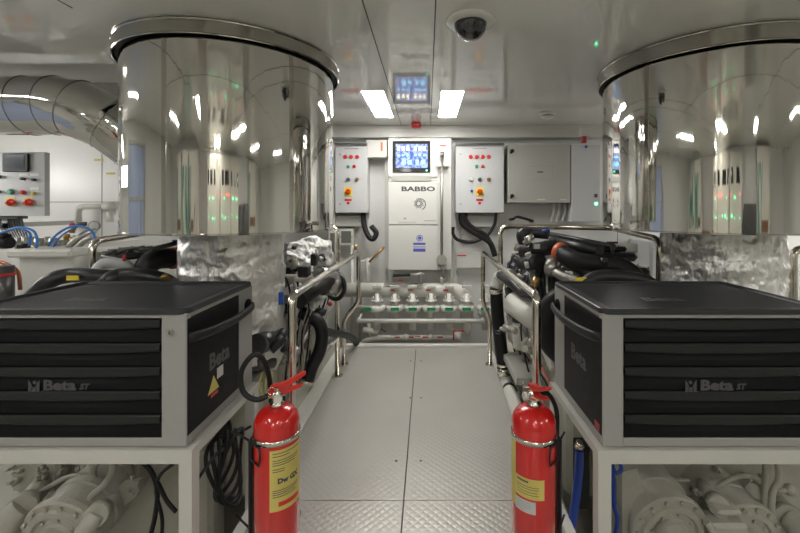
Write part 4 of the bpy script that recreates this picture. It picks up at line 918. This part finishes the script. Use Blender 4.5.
# ================================================================== FAR LEFT: duct, panel, tank with hoses
dp = [at(-170, 106, 2.7), at(32, 106, 2.7), at(58, 106, 2.7), at(78, 109, 2.7), at(112, 124, 2.74), at(140, 146, 2.84), at(166, 176, 2.98)]
t = thing('ventilation_duct', 'polished steel duct bending down behind the left drum', 'duct', dp[2])
P_('duct_tube', 'duct_steel', t, MB().tube(dp, .195, 56))
for i in (1, 2, 3, 4, 5):
    d_ = (dp[i+1]-dp[i-1]).normalized()
    P_('seam_bead', 'lever_steel', t, MB().torus(dp[i], d_, .196, .0028, 56, 6))
# far left control panel, turned a little towards the room
pz = 3.3; a = at(-12, 216, pz); b = at(44.5, 152, pz)
t = thing('engine_control_panel', 'grey control panel with dark screen at the far left', 'control panel', (a.x, pz+.35, a.z))
W_, H_ = b.x-a.x, b.z-a.z
P_('enclosure', 'cool_panel', t, box((a.x, pz+.012, a.z), (b.x-.01, pz+.06, b.z), .004)); P_('support_frame', 'cool_panel', t, box((a.x+.05, pz+.06, a.z-.1), (a.x+.09, BW, a.z-.06)).box((a.x+.05, pz+.06, a.z-.1), (a.x+.09, pz+.09, b.z-.1)))
dd = P_('front_plate', 'cool_panel', t, box((a.x, pz, a.z), (b.x, pz+.011, b.z), .003))
sc = P_('screen_bezel', 'rubber', dd, box(at(4, 172, pz)-Y*.02, at(30, 153.5, pz), .006), 'black screen bezel'); P_('dark_screen', 'screen_off', sc, box(at(8, 169.5, pz)-Y*.022, at(26.5, 155.5, pz)-Y*.02))
for x_, y_, m_, r_ in ((24, 179, 'print_dark', .013), (35, 180, 'print_dark', .013), (0, 177, 'print_dark', .013), (12, 192, 'green', .022), (24, 192.5, 'red', .018), (34.5, 193.5, 'yellow', .015), (0, 192, 'print_dark', .012)):
    s_ = disc(x_, y_, pz, r_, m_, dd, 'push_button' if m_ != 'print_dark' else 'rotary_knob', .03)
for x_, y_ in ((11, 202), (29, 202)):
    q_ = rect(x_-5, y_-4, x_+4, y_+4, pz, 'yellow_pure', dd, 'switch_plate', .004); P_('switch_handle', 'red', q_, MB().cyl(at(x_-2, y_+1, pz-.004), at(x_, y_, pz-.03), .026).box(at(x_-3, y_+1.2, pz-.045), at(x_+5, y_-1.2, pz-.02), .004), 'red switch handle')
for x0_, x1_, y_ in ((19, 28, 175), (30, 39, 175), (30, 39, 189)): rect(x0_, y_-1.5, x1_, y_+1, pz, 'wall_white', dd, 'printed_label', .002)
P_('terminal_strip', 'dark_metal', t, box(at(-5, 219, pz+.03), at(28, 215.5, pz+.12), .002))
for k in range(9):
    tag(MB().tube(smooth([at(0+k*2.6, 218, pz+.07), at(1+k*2.8, 228, pz+.08), at(8+k*2.4, 238, pz+.05), at(18+k*1.6, 250, pz)], 6), .008, 8).build('control_cable', 'dark_metal', None), 'grey control cable dropping from the far left control panel', 'cable', 'control cables under the far left panel')
# white pipe on wall
tag(MB().tube(fillet([at(78, 222, 3.9), at(78, 207, 3.9), at(130, 206, 3.9)], .06), .028, 14).cyl(at(104, 206.5, 3.9), at(114, 206.3, 3.9), .036).cyl(at(110, 212, 3.9), at(110, 222, 3.9), .03).build('wall_pipe', 'white_paint', None), 'bent white pipe on the left part of the back wall', 'pipe')
for k, (x_, y_) in enumerate(((98, 160), (110, 173.5))):
    tag(box(at(x_-4, y_+1, 3.99), at(x_+5, y_-1, 3.995)).build('wall_label', 'yellow', None), ('upper' if k == 0 else 'lower')+' yellow wall label left of the left steel drum', 'label')
# tank with manifold top
t = thing('service_tank', 'white painted tank with fittings on top at the far left', 'tank', at(50, 300, 2.9))
P_('tank_body', 'white_paint', t, box(at(18, 420, 2.75), (at(75, 0, 2.75).x, 3.3, at(0, 255, 2.75).z), .01).box((at(60, 0, 2.9).x, 2.95, -.5), (at(135, 0, 2.9).x, 3.5, at(0, 251, 2.9).z), .01))
P_('tank_lid', 'white_paint', t, box(at(5, 258, 2.7), (at(70, 0, 2.7).x, 3.35, at(0, 250, 2.7).z), .012).box((at(70, 0, 2.85).x, 2.85, at(0, 253, 2.85).z), (at(140, 0, 2.85).x, 3.5, at(0, 247, 2.85).z), .01))
random.seed(3)
for k in range(14):
    p = at(4+k*7, 250, 2.95+random.uniform(0, .3)); p.z = .98; h_ = random.uniform(.05, .11)
    P_('hose_fitting', 'mid_metal', t, MB().cyl(p-Z*.04, p+Z*h_*.5, random.uniform(.015, .03), n=12))
for px, py in ((72, 229), (72, 240), (20, 244), (50, 244), (66, 236), (34, 247)):
    P_('brass_fitting', 'brass', t, MB().cyl(at(px, py+4, 3.0), at(px, py-2, 3.0), .018, n=12).cyl(at(px-3, py, 3.0), at(px+3, py, 3.0), .012, n=10), 'brass fitting')
P_('valve_knob', 'red', t, MB().lathe([(.02, 0), (.025, .02), (.018, .03)], at(73, 227, 3.0), Z, 14), 'small red valve knob')
P_('valve_wheel', 'dark_metal', t, MB().cyl(at(81, 226, 3.0), at(81, 222, 3.0), .035, n=18))
g_ = P_('pressure_gauge', 'mid_metal', t, MB().cyl(at(94, 226, 3.05), at(94.2, 226, 3.0), .038, n=24).torus(at(94.2, 226, 3.0), Y, .036, .005, 24, 6)); P_('gauge_face', 'wall_white', g_, MB().cyl(at(94.2, 226, 3.0), at(94.2, 226, 2.996), .031, n=24))
P_('black_connector', 'rubber', t, MB().cyl(at(0, 243, 2.85), at(10, 243, 2.85), .04).cyl(at(20, 247, 2.9), at(27, 247, 2.9), .025).cyl(at(0, 236, 2.85), at(7, 238, 2.85), .03))
P_('grey_hose', 'mid_metal', t, MB().tube(smooth([at(68, 247, 2.9), at(78, 238, 2.9), at(86, 233, 2.95), at(95, 231, 3.0)], 6), .02, 12).tube(smooth([at(76, 249, 2.88), at(84, 241, 2.88), at(92, 237, 2.9)], 6), .018, 12))
hs = (([(-10, 238), (6, 231), (20, 227.5), (33, 231), (37, 240), (36, 248)], 'blue hose arching over the tank fittings at the picture edge'), ([(22, 229), (30, 234), (29, 246)], 'short blue hose branching between the two arched hoses'), ([(48, 246), (56, 235), (70, 227), (84, 227), (94, 235), (95, 255)], 'blue hose arching over the brass fittings toward the guard rail'), ([(53, 247), (60, 237), (72, 229), (80, 226)], 'thin blue hose just inside the arch by the red knob'))
for i, (pts, l_) in enumerate(hs):
    tag(MB().tube(smooth([at(a_, b_, 2.82+.03*i) for a_, b_ in pts], 8), .0078 if i != 3 else .006, 12).build('air_hose', 'sky_hose', None), l_, 'hose')
tag(MB().tube(smooth([at(0, 262, 2.5), at(10, 266, 2.5), at(18, 273, 2.5), at(20, 290, 2.5)], 6), .011, 10).build('copper_pipe', 'copper', None), 'copper pipe curving down at the far left edge', 'pipe')
t = thing('sea_strainer', 'dark strainer body with red band at the far left edge', 'strainer', at(0, 300, 2.4))
P_('strainer_body', 'dark_metal', t, MB().cyl(at(2, 320, 2.4), at(2, 266, 2.4), .055, n=20)); P_('red_band', 'red', t, MB().cyl(at(2, 276, 2.4), at(2, 273, 2.4), .058, n=20))
# right side far: box and panels below the drum
t = thing('junction_box', 'brown grey box on the back wall behind the right guard rail', 'junction box', at(626, 250, 3.8))
P_('box_body', 'grey_panel', t, box(at(616, 252, 3.8), at(636, 243, 3.95), .004)); P_('box_lid', 'grey_panel', t, box(at(616.5, 251.5, 3.795), at(635.5, 243.5, 3.8), .003))
tag(MB().tube(fillet([at(793, 420, 2.1), at(793, 249, 2.1), at(830, 249, 2.1)], .05), .019, 14).build('guard_post', 'stainless', None), 'steel guard post right of the right foil duct', 'post')
t = thing('equipment_cabinet', 'white equipment cabinet low behind the right engine', 'cabinet', at(650, 300, 3.9))
P_('cabinet_body', 'cool_panel', t, box((2.0, 3.6, -.5), (2.8, 3.98, .95), .01)); P_('cabinet_door', 'cool_panel', t, box((2.02, 3.585, -.4), (2.78, 3.6, .9), .005))

# ================================================================== BEHIND THE VIEWER (seen mirrored in the drums)
def switchboard(x, label, cols, group='tall switchboard cabinets behind the viewer'):
    t = thing('switchboard', label, 'switchboard', (x, -2.45, 0), group)
    P_('cabinet_body', 'locker', t, box((x-.38, -2.58, 0), (x+.38, -2.2, 1.95), .01))
    d = P_('door', 'locker', t, box((x-.36, -2.2, .05), (x+.36, -2.18, 1.92), .005))
    P_('vent_grille', 'print_dark', d, box((x-.3, -2.18, .75), (x+.3, -2.175, .80)))
    P_('meter_window', 'glass_dark', d, box((x-.28, -2.18, 1.55), (x-.08, -2.172, 1.75), .004).box((x+.08, -2.18, 1.55), (x+.28, -2.172, 1.75), .004))
    for i, (u, z, m_) in enumerate(((-.25, 1.42, 'led_red'), (-.05, 1.38, 'led_green'), (.05, 1.38, 'led_green'), (.25, 1.42, 'led_red'), (-.2, 1.15, 'led_green'), (.0, 1.12, 'led_green'), (.2, 1.12, 'led_green'))):
        P_('indicator_light', m_, d, MB().cyl((x+u, -2.18, z), (x+u, -2.165, z), .014, n=12))
for i, x in enumerate((-.75, .05, .85)): switchboard(x, 'tall cream switchboard with indicator lights behind the viewer', 3)
for x in (-3.3, -2.35, 2.6):
    t = thing('locker', 'tall cream locker with teal stripe behind the viewer', 'locker', (x, -2.4, 0), 'lockers behind the viewer')
    P_('cabinet_body', 'locker', t, box((x-.4, -2.58, 0), (x+.4, -2.1, 2.0), .01)); P_('stripe', 'teal', t, box((x-.34, -2.1, .9), (x-.22, -2.095, 1.8)).box((x-.16, -2.1, .9), (x-.12, -2.095, 1.8))); P_('locker_handle', 'stainless', t, box((x+.2, -2.1, 1.0), (x+.23, -2.07, 1.3), .004)); P_('shelf', 'brown', t, box((x-.1, -2.1, .95), (x+.15, -2.08, 1.1)))

mat('door_blue', (.50, .60, .86), .3)
d_ = box((-4.6, .55, 0), (-4.56, 2.0, 1.95), .01).build('door_1', 'door_blue', None); d_['kind'] = 'structure'
m = MB()
for y in (.5, 1.25, 2.0): m.box((-4.6, y-.03, 0), (-4.54, y+.03, 2.0), .003)
for z in (.7, 1.35, 1.97): m.box((-4.6, .5, z-.02), (-4.545, 2.03, z+.02), .003)
struct('trim_8', 'frame_paint', m)
t = thing('tool_locker', 'dark grey tool locker behind the viewer', 'locker', (1.75, -2.35, 0))
P_('cabinet_body', 'dark_metal', t, box((1.4, -2.58, 0), (2.05, -2.15, 1.3), .01)); P_('locker_handle', 'stainless', t, box((1.5, -2.15, .8), (1.53, -2.12, 1.0), .003))
t = thing('filing_cabinet', 'low brown chest behind the viewer', 'cabinet', (-1.5, -2.35, 0))
P_('cabinet_body', 'brown', t, box((-1.85, -2.58, 0), (-1.25, -2.15, .9), .01)); P_('drawer_pull', 'stainless', t, box((-1.6, -2.15, .7), (-1.45, -2.12, .72), .003))
